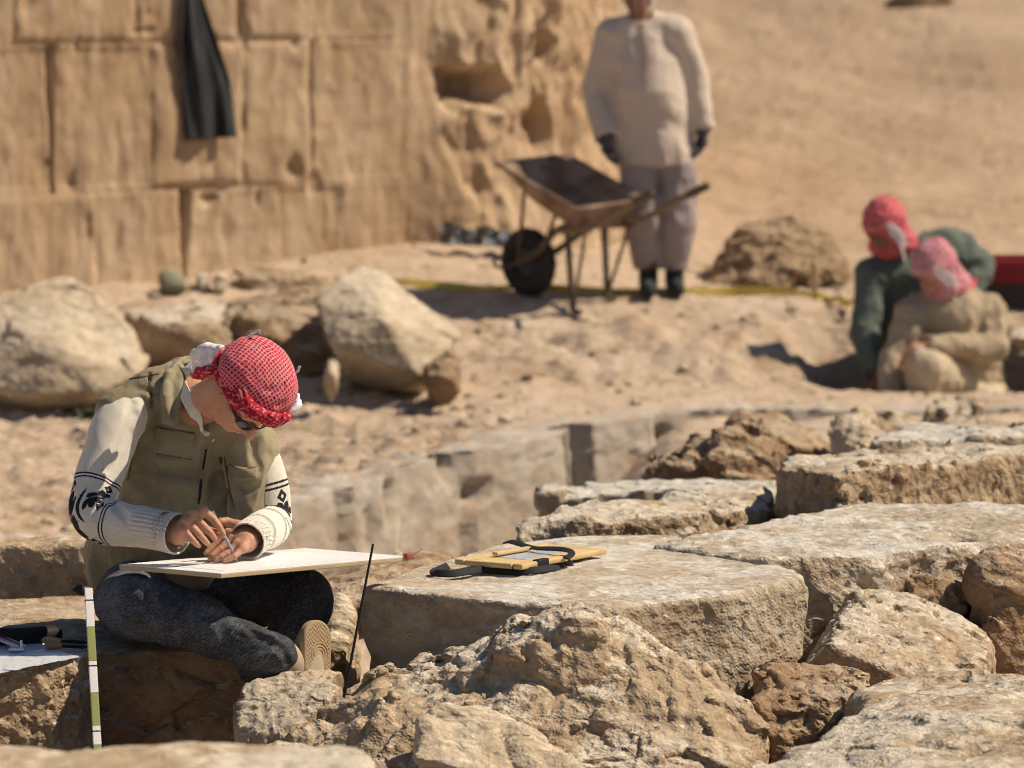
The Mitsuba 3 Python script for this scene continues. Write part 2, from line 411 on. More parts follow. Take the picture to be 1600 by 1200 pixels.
_st = np.interp(_p[:, 0], [-2.2, -.74, -.73, -.52, -.51, -.22, -.21, .20, .205, .34, .345, .66, .665, 1.2, 3.4], [.0, .02, .07, .05, -.01, .0, .05, .07, -.06, -.05, .04, .03, -.02, .02, .0])
_d = _st + 0.05 * _fc + 0.010 * (_rc.random(900)[_ci] - 0.5) + 0.015 * FB(_p, (1.6, 1.6, 1.0), 3, 3) - 0.008 * RID(_p, (9, 9, 3), 3, 1) + 0.014 * FB(_p, 16, 3, 2)
_zr = np.tile(_rows, len(_xs))
for (u, v, Y, ru, rz, dep) in [(737, 772, 21.7, 0.028, 0.05, 0.10), (705, 715, 21.5, 0.02, 0.10, 0.09), (1037, 690, 23.0, 0.028, 0.055, 0.14), (595, 790, 21.0, 0.02, 0.1, 0.06), (560, 830, 20.9, 0.02, 0.1, 0.05)]:
    c = V(u, v, Y); _d -= dep * np.exp(-(np.abs((_p[:, 0] - c[0]) / ru) ** 4 + np.abs((_p[:, 2] - c[2]) / rz) ** 4))
_lean = -0.02 * sst(0.6, 1.0, _zr) ** 2
_W[:, :len(_rows), 0] += (_d + _lean).reshape(len(_xs), -1) * _nrm[:, None, 0]; _W[:, :len(_rows), 1] += (_d + _lean).reshape(len(_xs), -1) * _nrm[:, None, 1]
for j in range(5):
    o = (0.06, 0.16, 0.28, 0.40, 0.46)[j]
    x = _xs - _nrm[:, 0] * o; y = _yf - _nrm[:, 1] * o
    g = ground_z(x, np.maximum(y, _facef(np.clip(x, -8.9, 8.9)) + 0.42))
    _W[:, len(_rows) + j] = np.stack([x, y, g + (0.002, 0.005, 0.002, -0.02, -0.15)[j] - (0.0 if j > 2 else 1.0) * 0.025 * sst(0.0, 0.5, FB(np.stack([x, y, x * 0], 1), 3.0, 3, 4)) * (1 - j / 3)], 1)
scene['trench_face'] = mikit.ply(sheet(_W[..., 0], _W[..., 1], _W[..., 2]), 'm_trench', smooth=True)
tag('trench_face', 'cut earth face of the trench below the upper terrace', kind='structure')

# tall earth wall of large mud blocks, back left
_cp = np.array([[-5.6, 24.0], [-2.72, 26.2], [-0.73, 27.8], [0.0, 28.45], [0.42, 29.2], [0.62, 30.5], [0.66, 34.0]])
_cl = np.r_[0, np.cumsum(np.linalg.norm(np.diff(_cp, axis=0), axis=1))]
_cx = interpolate.PchipInterpolator(_cl, _cp[:, 0]); _cy = interpolate.PchipInterpolator(_cl, _cp[:, 1])
_ss = np.linspace(0, _cl[-1], 3000); _su = 800 + FPX * _cx(_ss) / _cy(_ss)
def s_of(u): return float(np.interp(u, _su, _ss))
def wall_patch(s0, s1, z0, z1, dfun, st=0.022):
    s = np.linspace(s0, s1, max(4, int((s1 - s0) / st))); z = np.linspace(z0, z1, max(4, int((z1 - z0) / st)))
    S, Z = np.meshgrid(s, z, indexing='ij')
    tx, ty = _cx(S, 1), _cy(S, 1); L = np.hypot(tx, ty); nx, ny = ty / L, -tx / L
    X0, Y0 = _cx(S), _cy(S); p = np.stack([X0, Y0, Z], -1).reshape(-1, 3)
    D = dfun(S, Z, p)
    return sheet(X0 + nx * D, Y0 + ny * D, Z)
def wall_relief(S, Z, p):
    q = np.stack([S.ravel(), S.ravel() * 0, Z.ravel()], 1)
    return (0.07 * FB(q, (0.9, 1, 0.7), 3, 1) + 0.013 * FB(q, (7, 1, 1.3), 3, 2) - 0.014 * RID(q, (4, 1, 2.6), 3, 3) + 0.010 * FB(q, (16, 1, 11), 3, 5) - wall_pits(q)).reshape(S.shape)
def wall_pits(q):
    w = 1.0 * FB(q, (8, 1, 8), 3, 4); e = 0
    for u, v, rs, rz, dep in [(112, 288, .05, .06, .10), (330, 312, .06, .03, .09), (265, 292, .05, .02, .06), (235, 20, .04, .07, .10), (40, 12, .06, .06, .07), (120, 60, .02, .08, .06), (385, 190, .025, .10, .08), (462, 262, .05, .07, .10), (495, 285, .04, .05, .08), (408, 310, .015, .06, .06), (225, 48, .09, .015, .05), (465, 70, .03, .04, .08), (388, 60, .02, .14, .06), (133, 350, .02, .10, .07)]:
        c = V(u, v, float(_cy(s_of(u)))); e = e + 0.35 * dep * (1 - sst(0.1, 1.3, np.sqrt(((q[:, 0] - s_of(u)) / rs) ** 2 + ((q[:, 2] - c[2]) / rz) ** 2) + w))
    return e
def block_disp(s0, s1, z0, z1, off, w):
    """w: (left, right, bottom, top) joints as (width, depth)"""
    def f(S, Z, p):
        q = np.stack([S.ravel(), S.ravel() * 0, Z.ravel()], 1)
        jit = 0.05 * FB(q, (3, 1, 3), 2, 7).reshape(S.shape)
        brk = sst(-0.35, 0.35, FB(q, (1.7, 1, 1.7), 2, 12)).reshape(S.shape)
        cut = S * 0
        for k, (dd, (ww, dp)) in enumerate(zip((S - s0, s1 - S, Z - z0, z1 - Z), w)):
            wn = ww * (0.35 + 1.1 * brk)
            cut = np.maximum(cut, dp * (0.35 + 0.65 * brk) * (1 - sst(0.0, 1.0, (np.abs(dd) + np.where(dd < 0.2, np.abs(jit) * 0.12, 0)) / wn)))
        edge = np.minimum(np.minimum(S - s0, s1 - S), np.minimum(Z - z0, z1 - Z))
        return wall_relief(S, Z, p) + off * sst(0.0, 0.05, edge) - cut
    return f
_rg = np.random.default_rng(5)
_F, _M, _D = (0.020, 0.009), (0.024, 0.03), (0.036, 0.15)
_courses = [(-0.3, 0.56, [-420, -110, 150, 292, 432, 540, 640], [_F, _F, _F, _D, _F, _F, _F], _F, (0.025, 0.014)),
            (0.56, 1.36, [-420, -190, 80, 236, 385, 490, 640], [_F, _F, _D, _F, _F, _M, _F], (0.025, 0.014), (0.02, 0.010)),
            (1.36, 2.15, [-420, 20, 215, 380, 480, 640], [_F, _F, _F, _M, _F, _F], (0.02, 0.010), _F),
            (2.15, 3.2, [-420, 120, 420, 640], [_F] * 4, _F, _F)]
_er = s_of(640)
for (z0, z1, us, ws, jb, jt) in _courses:
    for k in range(len(us) - 1):
        a, b = s_of(us[k]) if us[k] > -400 else 0.0, min(s_of(us[k + 1]), _er)
        put('earth_wall__block', wall_patch(a, b, z0, z1, block_disp(a, b, z0, z1, _rg.uniform(-0.018, 0.018), (ws[k], ws[k + 1], jb, jt)), 0.016), 'm_cliff')
def eroded(S, Z, p):
    q = np.stack([S.ravel(), S.ravel() * 0, Z.ravel()], 1)
    wx = FB(q, (2.2, 1, 2.2), 3, 21) * 0.22; wz = FB(q, (2.2, 1, 2.2), 3, 33) * 0.18
    qq = q + np.stack([wx, wx * 0, wz], 1)
    k = sst(_er, _er + 0.35, q[:, 0])
    d = 0.09 * FB(qq, (1.7, 1, 1.3), 3, 4) - 0.06 * RID(qq, (3.2, 1, 1.4), 3, 6) - 0.045 * RID(qq, (8, 1, 2.0), 3, 9) + 0.035 * FB(q, (13, 1, 8), 3, 2)
    d = d * k + (1 - k) * wall_relief(S, Z, p).ravel() + 0.04 * k
    for (u, v, Y, rs, rz, dep) in [(740, 140, 28.2, 0.20, 0.12, 0.32), (835, 200, 28.5, 0.10, 0.17, 0.22), (850, 60, 28.5, 0.09, 0.25, 0.18)]:
        c = V(u, v, Y); sc = s_of(u)
        rr = np.sqrt(((qq[:, 0] - sc) / rs) ** 2 + ((qq[:, 2] - c[2]) / rz) ** 2)
        d = d - dep * (1 - sst(0.25, 1.2, rr + 0.5 * FB(q, (6, 1, 4), 2, 15)))
    d = d + 0.20 * (1 - sst(0.15, 0.8, q[:, 2])) * k
    return d.reshape(S.shape)
scene['earth_wall__eroded_face'] = mikit.ply(wall_patch(_er, _cl[-1], -0.3, 3.2, eroded, 0.018), 'm_cliff', smooth=True)
_bk = wall_patch(0, _er, -0.4, 3.22, lambda S, Z, p: S * 0 - 0.2, 0.3)
_tp = np.stack([np.stack([_cx(np.linspace(0, _cl[-1], 60)), _cy(np.linspace(0, _cl[-1], 60)), np.full(60, 3.17)], 1), np.stack([np.linspace(-12, -2, 60), np.linspace(29, 42, 60), np.full(60, 3.3)], 1)], 1)
scene['earth_wall__core'] = mikit.ply(cat([trimesh.Trimesh(*_bk, process=False), trimesh.Trimesh(*sheet(_tp[..., 0], _tp[..., 1], _tp[..., 2]), process=False)]), 'm_cliff')
labels['earth_wall__eroded_face'] = {'label': 'crumbling eroded right end of the earth wall'}
tag('earth_wall', 'tall tan earth wall of large mud blocks with dark cracks, back left', 'wall')

# ------------------------------------------------------------------ stones
def slab_pts(top, zb, flare=0.0):
    """hull points from top corners (world points) down to zb"""
    top = np.asarray(top); c = top.mean(0)
    bot = c + (top - c) * (1 + flare); bot[:, 2] = zb
    return np.vstack([top, bot])

def stone(key, pieces, m, label, cat_='stone', vox=0.012, k=0.02, blend=0.03, macro=(0.02, 4.0), rough=(0.0, 9.0), mid=(0.010, 13.0), fine=(0.003, 60.0), streak=None, flat_top=0.7, cuts=(), group=None, seed=0, pits=0.0, crack=(0.012, 2.6), carve=(), ztop=None, facet=(0.0, 0.1)):
    if seed in (3, 5, 6, 8, 9, 10, 24):                  # these stand on the floor of the trench
        def rooted(q):
            q = np.asarray(q); c = q.mean(0); b = c + (q - c) * 0.9; b[:, 2] = -0.97; return np.vstack([q, b])
        pieces = [rooted(q) for q in pieces]
    pl = [hull_planes(q) for q in pieces]
    cp = [hull_planes(q) for q in cuts]
    if facet[0]:
        A = np.vstack(pieces); rg = np.random.default_rng(seed + 50); lo, hi = A.min(0) - .1, A.max(0) + .1
        cc = rg.uniform(lo, hi, (int(min(6000, np.prod(hi - lo) / facet[1] ** 3)) + 8, 3)); ct = cKDTree(cc * [1, 1, 1.5]); cg = rg.normal(size=cc.shape); cg /= np.linalg.norm(cg, axis=1, keepdims=True)
    def f(p):
        d = None
        for q in pl:
            e = hulld(p, q, k); d = e if d is None else smin(d, e, blend)
        w = np.abs(d) < 0.3
        soft = 1.0 if ztop is None else 1 - 0.9 * sst(ztop - 0.05, ztop - 0.005, p[w][:, 2])
        if macro[0]: d[w] += macro[0] * FB(p[w], macro[1], 3, seed)
        if facet[0]:
            q = p[w]; qq = q + 0.25 * facet[1] * np.stack([N(q, 7, k) for k in (1, 2, 3)], 1); i = ct.query(qq * [1, 1, 1.5])[1]
            d[w] += soft * facet[0] * ((q - cc[i]) * cg[i]).sum(1)
        if rough[0]: q = p[w] + 0.12 / rough[1] * 4 * np.stack([N(p[w], rough[1] * .5, seed + k) for k in (5, 6, 7)], 1); d[w] -= soft * rough[0] * RID(q, (rough[1] * .8, rough[1] * .8, rough[1] * 1.2), 3, seed + 3)
        if crack[0]: d[w] += soft * crack[0] * sst(0.085, 0.0, np.abs(FB(p[w] + 0.05 * N(p[w], 9, 2)[:, None], crack[1], 2, seed + 9)))
        for q in cp:
            d = smax(d, -(hulld(p, q, 0.02) + 0.015 * N(p, 14, seed)), 0.015)
        for (pts, r, dep) in carve:
            d = d + dep * np.exp(-(pdist(p, pts) / r) ** 2)
        return d
    def fn(v, n):
        up = 1 - flat_top * sst(0.55, 0.9, n[:, 2])
        s = np.asarray(streak, float) if streak is not None else np.ones(3)
        d = mid[0] * up * RID(v, mid[1] * s, 3, seed + 1) + fine[0] * (0.35 + 0.65 * up) * FB(v, fine[1] * s, 2, seed + 2)
        if pits: d -= pits * up * sst(0.35, 0.75, N(v, 38, seed + 4))
        return d
    allp = np.vstack(pieces)
    mesh = solid(f, allp, 0.05, vox, fn)
    kk = put(key, mesh, m)
    tag(kk, label, cat_, group)
    return kk, f

def PZ(z, *uv): return [VZ(u, v, z) for u, v in uv]

# main slab with the drawing frame on it
_, main_slab = stone('stone_slab', [slab_pts(PZ(0.155, (566, 917), (760, 938), (945, 946), (1185, 918), (1258, 902), (1225, 884), (1060, 838), (905, 838), (800, 849), (640, 884)), -0.9, -0.02)], 'm_stone_grey',
    'large flat grey slab carrying the drawing tablet, dark shaded left side', 'stone slab', vox=0.011, k=0.025, macro=(0.012, 3.0), mid=(0.007, 9.0), streak=(1.2, 1.2, 0.6), seed=1, flat_top=0.6, ztop=0.155, facet=(0.10, 0.12))
# second slab behind on the right
stone('stone_slab', [slab_pts(PZ(0.166, (1015, 850), (1200, 874), (1330, 868), (1390, 860), (1425, 838), (1640, 836), (1640, 800), (1560, 786), (1330, 789)), -0.9, -0.01),
                     slab_pts([V(1215, 885, 13.75), V(1370, 880, 13.8), V(1370, 868, 14.2), V(1240, 862, 14.2)], -0.5, 0.0)], 'm_stone_grey',
    'long flat slab at right with a broken brown front full of hollows', 'stone slab', vox=0.012, k=0.02, macro=(0.015, 4.0), rough=(0.028, 7.0), mid=(0.012, 14.0), seed=2, flat_top=0.35, ztop=0.166, facet=(0.22, 0.10),
    carve=[([V(1300, 895, 13.9), V(1330, 905, 13.95)], 0.05, 0.05), ([V(1440, 880, 14.1), V(1480, 900, 14.2), V(1500, 880, 14.2)], 0.07, 0.08), ([V(1430, 930, 14.1), V(1520, 950, 14.2)], 0.06, 0.04)])
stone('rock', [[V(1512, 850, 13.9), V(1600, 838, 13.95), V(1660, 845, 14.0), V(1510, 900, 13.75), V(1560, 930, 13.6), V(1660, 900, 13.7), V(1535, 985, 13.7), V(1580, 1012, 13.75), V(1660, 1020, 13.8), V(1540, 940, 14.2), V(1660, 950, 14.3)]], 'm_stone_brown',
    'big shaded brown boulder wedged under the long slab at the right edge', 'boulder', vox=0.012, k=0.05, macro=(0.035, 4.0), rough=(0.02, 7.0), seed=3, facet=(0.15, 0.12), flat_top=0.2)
stone('earth_clod', [[V(1418, 905, 13.85), V(1500, 905, 13.9), V(1512, 950, 13.85), V(1480, 968, 13.8), V(1430, 945, 13.8), V(1460, 930, 14.2), V(1505, 965, 14.2), V(1400, 930, 14.2)]], 'm_dirt',
    'dark crumbly brown clod of earth in the hollow under the long slab', 'clod', vox=0.008, k=0.03, macro=(0.02, 9.0), rough=(0.02, 24.0), mid=(0.012, 40.0), seed=4, flat_top=0)
stone('rock', [[V(1255, 1046, 13.05), V(1300, 1010, 13.02), V(1325, 932, 13.35), V(1388, 914, 13.5), V(1462, 962, 13.45), V(1477, 970, 13.4), V(1520, 966, 13.5), V(1558, 1004, 13.45), V(1540, 1050, 13.1), V(1400, 1055, 12.95), V(1330, 940, 13.8), V(1500, 975, 13.8), V(1260, 1046, 13.6), V(1550, 1046, 13.7)]], 'm_stone',
    'leaning triangular tan stone with a pitted flat face, below the long slab', 'stone', vox=0.01, k=0.02, macro=(0.014, 5.0), mid=(0.007, 16.0), fine=(0.004, 70), pits=0.010, seed=5, facet=(0.08, 0.1), flat_top=0,
    carve=[([V(1480, 962, 13.4), V(1462, 970, 13.5)], 0.03, 0.02)])
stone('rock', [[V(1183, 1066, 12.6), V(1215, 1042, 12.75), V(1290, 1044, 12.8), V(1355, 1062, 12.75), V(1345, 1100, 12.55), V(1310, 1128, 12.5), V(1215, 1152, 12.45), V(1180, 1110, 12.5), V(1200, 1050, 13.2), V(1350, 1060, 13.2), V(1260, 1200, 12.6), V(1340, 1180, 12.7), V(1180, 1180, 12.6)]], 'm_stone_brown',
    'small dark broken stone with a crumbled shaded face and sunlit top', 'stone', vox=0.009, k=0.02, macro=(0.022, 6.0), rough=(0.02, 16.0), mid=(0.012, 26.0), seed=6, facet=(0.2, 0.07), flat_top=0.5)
# front right slab
def pl5(u, v, z): return VZ(u, v, z)
stone('stone_slab', [slab_pts([pl5(1120, 1210, -0.04), pl5(1200, 1170, -0.025), pl5(1350, 1104, 0.0), pl5(1440, 1075, 0.03), pl5(1620, 1036, 0.075), pl5(1700, 1040, 0.08), pl5(1750, 1330, 0.05), pl5(1100, 1330, -0.05)], -0.9, -0.01),
                     slab_pts([pl5(1320, 1085, -0.04), pl5(1400, 1050, 0.0), pl5(1530, 1040, 0.02), pl5(1620, 1040, 0.04), pl5(1600, 1110, 0.0), pl5(1380, 1120, -0.03)], -0.9, -0.02)], 'm_stone',
    'near slab across the bottom right corner with low ledges on its top', 'stone slab', vox=0.013, k=0.03, macro=(0.025, 3.0), mid=(0.010, 9.0), seed=7, facet=(0.08, 0.15), flat_top=0.45,
    carve=[([pl5(1375, 1105, 0.02), pl5(1420, 1085, 0.03), pl5(1470, 1080, 0.04), pl5(1540, 1066, 0.05)], 0.022, 0.03), ([pl5(1400, 1065, 0.02), pl5(1500, 1048, 0.04)], 0.02, 0.025), ([pl5(1210, 1180, -0.02), pl5(1320, 1150, 0.0), pl5(1420, 1130, 0.02)], 0.012, 0.012)])
# rough mound in front
stone('boulder', [[V(600, 1045, 12.95), V(660, 1010, 12.93), V(760, 988, 12.85), V(840, 950, 12.72), V(920, 935, 12.66), V(1000, 962, 12.6), V(1060, 1002, 12.55), V(1125, 1085, 12.5), V(1205, 1146, 12.4), V(1150, 1205, 12.1), V(950, 1260, 11.95), V(700, 1260, 12.1), V(520, 1140, 12.5), V(900, 1060, 12.35), V(1040, 1080, 12.3), V(700, 1060, 12.5), V(640, 1300, 12.9), V(1180, 1300, 12.9), V(1100, 1100, 12.9)],
                  [V(495, 1092, 12.85), V(560, 1075, 12.8), V(640, 1050, 12.8), V(700, 1075, 12.5), V(640, 1130, 12.3), V(500, 1150, 12.35), V(430, 1160, 12.3), V(390, 1170, 12.3), V(420, 1260, 12.1), V(700, 1260, 12.1), V(500, 1260, 12.9)],
                  [V(780, 960, 12.75), V(860, 945, 12.65), V(930, 940, 12.6), V(960, 1000, 12.42), V(850, 1010, 12.38), V(760, 1020, 12.5), V(860, 1100, 12.7)]], 'm_stone',
    'rugged tan boulder with lumps and hollows, front centre below the slab', 'boulder', vox=0.009, k=0.05, blend=0.05, macro=(0.05, 3.6), rough=(0.022, 6.0), mid=(0.010, 17.0), fine=(0.0045, 50), streak=(1.25, 1.0, 0.7), seed=8, flat_top=0.1, crack=(0.018, 3.0), facet=(0.15, 0.13),
    carve=[([V(655, 1075, 12.5), V(700, 1062, 12.4), V(745, 1052, 12.4)], 0.045, 0.06), ([V(990, 1110, 12.25), V(1060, 1118, 12.2)], 0.035, 0.045), ([V(930, 1060, 12.35), V(1010, 1100, 12.25), V(1100, 1095, 12.3)], 0.02, 0.025), ([V(760, 1050, 12.4), V(860, 1075, 12.3), V(960, 1090, 12.2)], 0.018, 0.02), ([V(1030, 1010, 12.45), V(1045, 1020, 12.45)], 0.02, 0.03), ([V(880, 1060, 12.3), V(1000, 1180, 12.0), V(1010, 1240, 11.9)], 0.05, 0.035)])
stone('rock', [[V(648, 1100, 12.1), V(700, 1092, 12.15), V(800, 1096, 12.1), V(850, 1130, 12.0), V(885, 1158, 11.95), V(925, 1210, 11.8), V(640, 1150, 11.9), V(650, 1260, 11.7), V(930, 1260, 11.7), V(660, 1250, 12.5), V(900, 1250, 12.5)]], 'm_stone_pale',
    'low pale whitish stone at the foot of the rugged boulder, bottom centre', 'stone', vox=0.01, k=0.05, macro=(0.025, 4.0), rough=(0.012, 9.0), mid=(0.009, 17.0), seed=9, facet=(0.15, 0.12), flat_top=0.3)
stone('rock', [[V(372, 1078, 12.72), V(400, 1062, 12.76), V(470, 1043, 12.85), V(530, 1040, 12.9), V(540, 1062, 12.8), V(505, 1100, 12.6), V(455, 1145, 12.45), V(372, 1160, 12.5), V(366, 1110, 12.6), V(380, 1080, 13.0), V(530, 1060, 13.05), V(380, 1240, 12.7), V(520, 1240, 12.7)]], 'm_stone_striated',
    'grey stone with wavy vertical striations in front of the sitting man', 'stone', vox=0.008, k=0.018, macro=(0.012, 5.0), mid=(0.016, 24.0), fine=(0.004, 60), streak=(1.2, 1.2, 0.2), seed=10, facet=(0.05, 0.08), flat_top=0.3)
# sitting block and its neighbours
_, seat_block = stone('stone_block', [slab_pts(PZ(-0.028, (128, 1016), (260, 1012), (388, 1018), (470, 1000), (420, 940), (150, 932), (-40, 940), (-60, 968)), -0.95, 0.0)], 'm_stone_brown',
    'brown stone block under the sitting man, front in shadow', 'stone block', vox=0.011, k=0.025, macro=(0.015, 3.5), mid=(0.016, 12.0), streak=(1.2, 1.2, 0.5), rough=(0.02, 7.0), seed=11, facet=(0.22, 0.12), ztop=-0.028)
_, tool_block = stone('stone_block', [slab_pts(PZ(-0.028, (-40, 1054), (60, 1046), (118, 1036), (134, 1028), (132, 1000), (-60, 1000)), -0.95, -0.05)], 'm_stone',
    'sunlit pitted stone block under the clear plastic sheet, bottom left', 'stone block', vox=0.009, k=0.03, macro=(0.02, 5.0), rough=(0.012, 13.0), mid=(0.009, 22.0), pits=0.008, seed=12, facet=(0.15, 0.08),
    carve=[([V(0, 1082, 12.4), V(40, 1095, 12.4), V(70, 1085, 12.42)], 0.022, 0.035), ([V(82, 1080, 12.45), V(98, 1076, 12.5)], 0.018, 0.02), ([V(92, 1122, 12.5), V(94, 1150, 12.5)], 0.012, 0.02)])
stone('stone_block', [slab_pts(PZ(0.10, (-60, 852), (60, 851), (150, 853), (150, 838), (-60, 838)), -0.9, 0.03)], 'm_stone',
    'pale tan stone block behind the sitting man at the left edge', 'stone block', vox=0.012, k=0.03, macro=(0.03, 4.0), rough=(0.01, 8.0), seed=13)
# out of focus ledge right in front of the camera side
stone('stone_block', [slab_pts(PZ(0.315, (-60, 1166), (300, 1162), (540, 1160), (575, 1172), (600, 1215), (590, 1270), (-60, 1270)), -0.9, 0.02)], 'm_stone',
    'blurred stone ledge nearest the camera along the bottom left', 'stone block', vox=0.014, k=0.03, macro=(0.022, 5.0), mid=(0.01, 12.0), seed=14)
# middle right blocks
stone('stone_slab', [slab_pts([V(788, 852, 15.2), V(800, 826, 15.25), V(838, 797, 15.45), V(960, 782, 15.7), V(1100, 766, 16.1), V(1196, 772, 16.2), V(1205, 800, 15.9), V(1100, 800, 15.5), V(900, 812, 15.2)], -0.9, 0.10)], 'm_stone',
    'long sloping tan outcrop with a frayed front directly behind the drawing tablet', 'stone slab', vox=0.012, k=0.03, macro=(0.03, 4.0), rough=(0.016, 9.0), mid=(0.012, 16), seed=15, facet=(0.15, 0.1), flat_top=0.6)
stone('stone_slab', [slab_pts([V(838, 768, 17.0), V(1020, 764, 17.0), V(1215, 770, 17.0), V(1215, 748, 17.6), V(1000, 749, 17.6), V(850, 757, 17.5)], -0.9, 0.0)], 'm_stone_grey',
    'thin pale slab lying behind the sloping outcrop, its left end dark', 'stone slab', vox=0.014, k=0.02, macro=(0.03, 4.0), mid=(0.012, 14), seed=16, facet=(0.15, 0.12))
stone('stone_block', [slab_pts([V(1219, 727, 15.8), V(1300, 740, 15.5), V(1330, 736, 15.55), V(1460, 722, 15.85), V(1660, 704, 16.35), V(1660, 692, 16.9), V(1440, 700, 16.7), V(1240, 718, 16.2)], -0.9, 0.0)], 'm_stone',
    'big squared stone block at right with knobbly front and smooth dark end', 'stone block', vox=0.012, k=0.02, macro=(0.02, 4.0), rough=(0.014, 11.0), mid=(0.012, 20), ztop=None, seed=17, facet=(0.16, 0.08), flat_top=0.75, streak=(1, 1, 0.6))
stone('stone_slab', [slab_pts([V(1362, 690, 17.0), V(1480, 680, 17.1), V(1660, 672, 17.3), V(1660, 650, 18.0), V(1480, 662, 17.8), V(1380, 676, 17.4)], -0.9, 0.0)], 'm_stone_grey',
    'low grey slab behind the big squared block, right edge', 'stone slab', vox=0.015, k=0.02, macro=(0.03, 4.0), mid=(0.012, 14), seed=18, facet=(0.15, 0.12))
stone('rock', [[V(1008, 748, 18.0), V(1040, 722, 18.0), V(1120, 702, 18.0), V(1165, 688, 18.1), V(1182, 670, 18.2), V(1200, 690, 18.1), V(1222, 715, 18.0), V(1225, 760, 18.0), V(1100, 715, 17.8), V(1010, 790, 18.0), V(1230, 790, 18.0), V(1050, 740, 18.6), V(1210, 730, 18.6), V(1100, 900, 18.3)]], 'm_stone_brown',
    'craggy brown rock with a knob on top, in front of the trench face', 'rock', vox=0.013, k=0.02, macro=(0.05, 5.0), rough=(0.04, 9.0), mid=(0.014, 20), seed=19, facet=(0.3, 0.1), flat_top=0)
stone('rock', [[V(1118, 695, 19.6), V(1150, 646, 19.7), V(1185, 644, 19.6), V(1260, 668, 19.5), V(1312, 705, 19.4), V(1312, 730, 19.4), V(1200, 700, 19.2), V(1120, 760, 19.6), V(1300, 760, 19.5), V(1170, 650, 20.2), V(1290, 690, 20.2), V(1200, 850, 19.8)]], 'm_stone_brown',
    'smooth wedge shaped orange brown rock behind the craggy rock', 'rock', vox=0.014, k=0.03, macro=(0.03, 3.0), mid=(0.01, 12), seed=20, facet=(0.15, 0.15), flat_top=0.4)
stone('rock', [[V(1297, 690, 18.9), V(1310, 652, 19.1), V(1340, 640, 19.2), V(1372, 650, 19.1), V(1382, 690, 18.9), V(1340, 700, 18.7), V(1370, 730, 18.9), V(1300, 730, 18.9), V(1340, 660, 19.6), V(1340, 850, 19.2)]], 'm_stone_pale',
    'small pale knobbly rock between the wedge rock and the low grey slab', 'rock', vox=0.013, k=0.02, macro=(0.04, 6.0), rough=(0.03, 11.0), seed=21, facet=(0.25, 0.08), flat_top=0)
stone('rock', [[V(1368, 668, 20.2), V(1392, 650, 20.4), V(1440, 662, 20.4), V(1440, 690, 20.2), V(1400, 655, 20.9), V(1370, 700, 20.4), V(1440, 700, 20.6)]], 'm_stone',
    'low flat tan rock right of the pale knobbly rock', 'rock', vox=0.015, k=0.02, macro=(0.03, 6.0), rough=(0.02, 11.0), seed=22, facet=(0.25, 0.1))
stone('rock', [[V(1440, 672, 20.6), V(1458, 644, 20.8), V(1500, 640, 20.8), V(1518, 622, 21.0), V(1532, 626, 20.9), V(1528, 650, 20.7), V(1480, 690, 20.5), V(1540, 690, 20.7), V(1490, 650, 21.3)]], 'm_stone',
    'ragged small rock pile with a pointed end above the low grey slab', 'rock', vox=0.014, k=0.02, macro=(0.04, 6.0), rough=(0.035, 12.0), seed=23, facet=(0.3, 0.08), flat_top=0)
# stones right behind the sitting man's knee
stone('rock', [[V(500, 955, 13.75), V(525, 932, 13.8), V(556, 945, 13.75), V(560, 1000, 13.65), V(540, 1012, 13.6), V(500, 1010, 13.6), V(520, 930, 14.1), V(560, 1000, 14.0), V(500, 1060, 13.8), V(560, 1060, 13.8)]], 'm_stone_pale',
    'sunlit whitish rough stone between the man\'s knee and the large slab', 'stone', vox=0.009, k=0.03, macro=(0.02, 7.0), rough=(0.014, 14.0), seed=24, flat_top=0)
stone('rock', [[V(500, 905, 15.0), V(560, 880, 15.2), V(640, 872, 15.5), V(700, 860, 15.6), V(640, 900, 14.9), V(560, 940, 14.6), V(480, 960, 14.6), V(700, 900, 15.2), V(480, 1010, 14.8), V(700, 960, 15.4), V(600, 880, 16.0)]], 'm_stone_brown',
    'low earthy mound behind the drawing board and the man\'s knee', 'mound', vox=0.014, k=0.05, macro=(0.05, 4.0), rough=(0.02, 9.0), seed=25, flat_top=0)
# middle left rocks
stone('boulder', [[V(-60, 600, 23.6), V(-60, 480, 24.0), V(0, 474, 24.0), V(60, 450, 24.1), V(105, 434, 24.2), V(140, 455, 24.1), V(205, 510, 23.9), V(228, 560, 23.7), V(215, 590, 23.5), V(150, 612, 23.4), V(60, 618, 23.4), V(100, 550, 23.5), V(100, 440, 24.7), V(210, 560, 24.5), V(-60, 500, 24.7), V(100, 680, 23.9)]], 'm_stone_pale',
    'large pale sloping boulder at the left edge below the earth wall', 'boulder', vox=0.017, k=0.008, macro=(0.012, 3.0), rough=(0.008, 6.0), mid=(0.008, 12), seed=26, facet=(0.07, 0.25),
    carve=[([V(85, 535, 23.5), V(110, 570, 23.4), V(130, 610, 23.4)], 0.02, 0.03), ([V(20, 510, 23.8), V(120, 520, 23.7)], 0.015, 0.012)])
stone('stone_block', [[V(203, 492, 24.6), V(230, 484, 24.7), V(352, 478, 24.7), V(362, 490, 24.5), V(366, 565, 24.4), V(340, 580, 24.4), V(225, 580, 24.5), V(208, 535, 24.5), V(290, 520, 24.3), V(215, 484, 25.4), V(355, 478, 25.4), V(290, 640, 24.9)]], 'm_stone',
    'squarish weathered block behind the sitting man\'s head, left of the dark eroded one', 'stone block', vox=0.017, k=0.03, macro=(0.03, 4.0), rough=(0.02, 7.0), seed=27, facet=(0.18, 0.15))
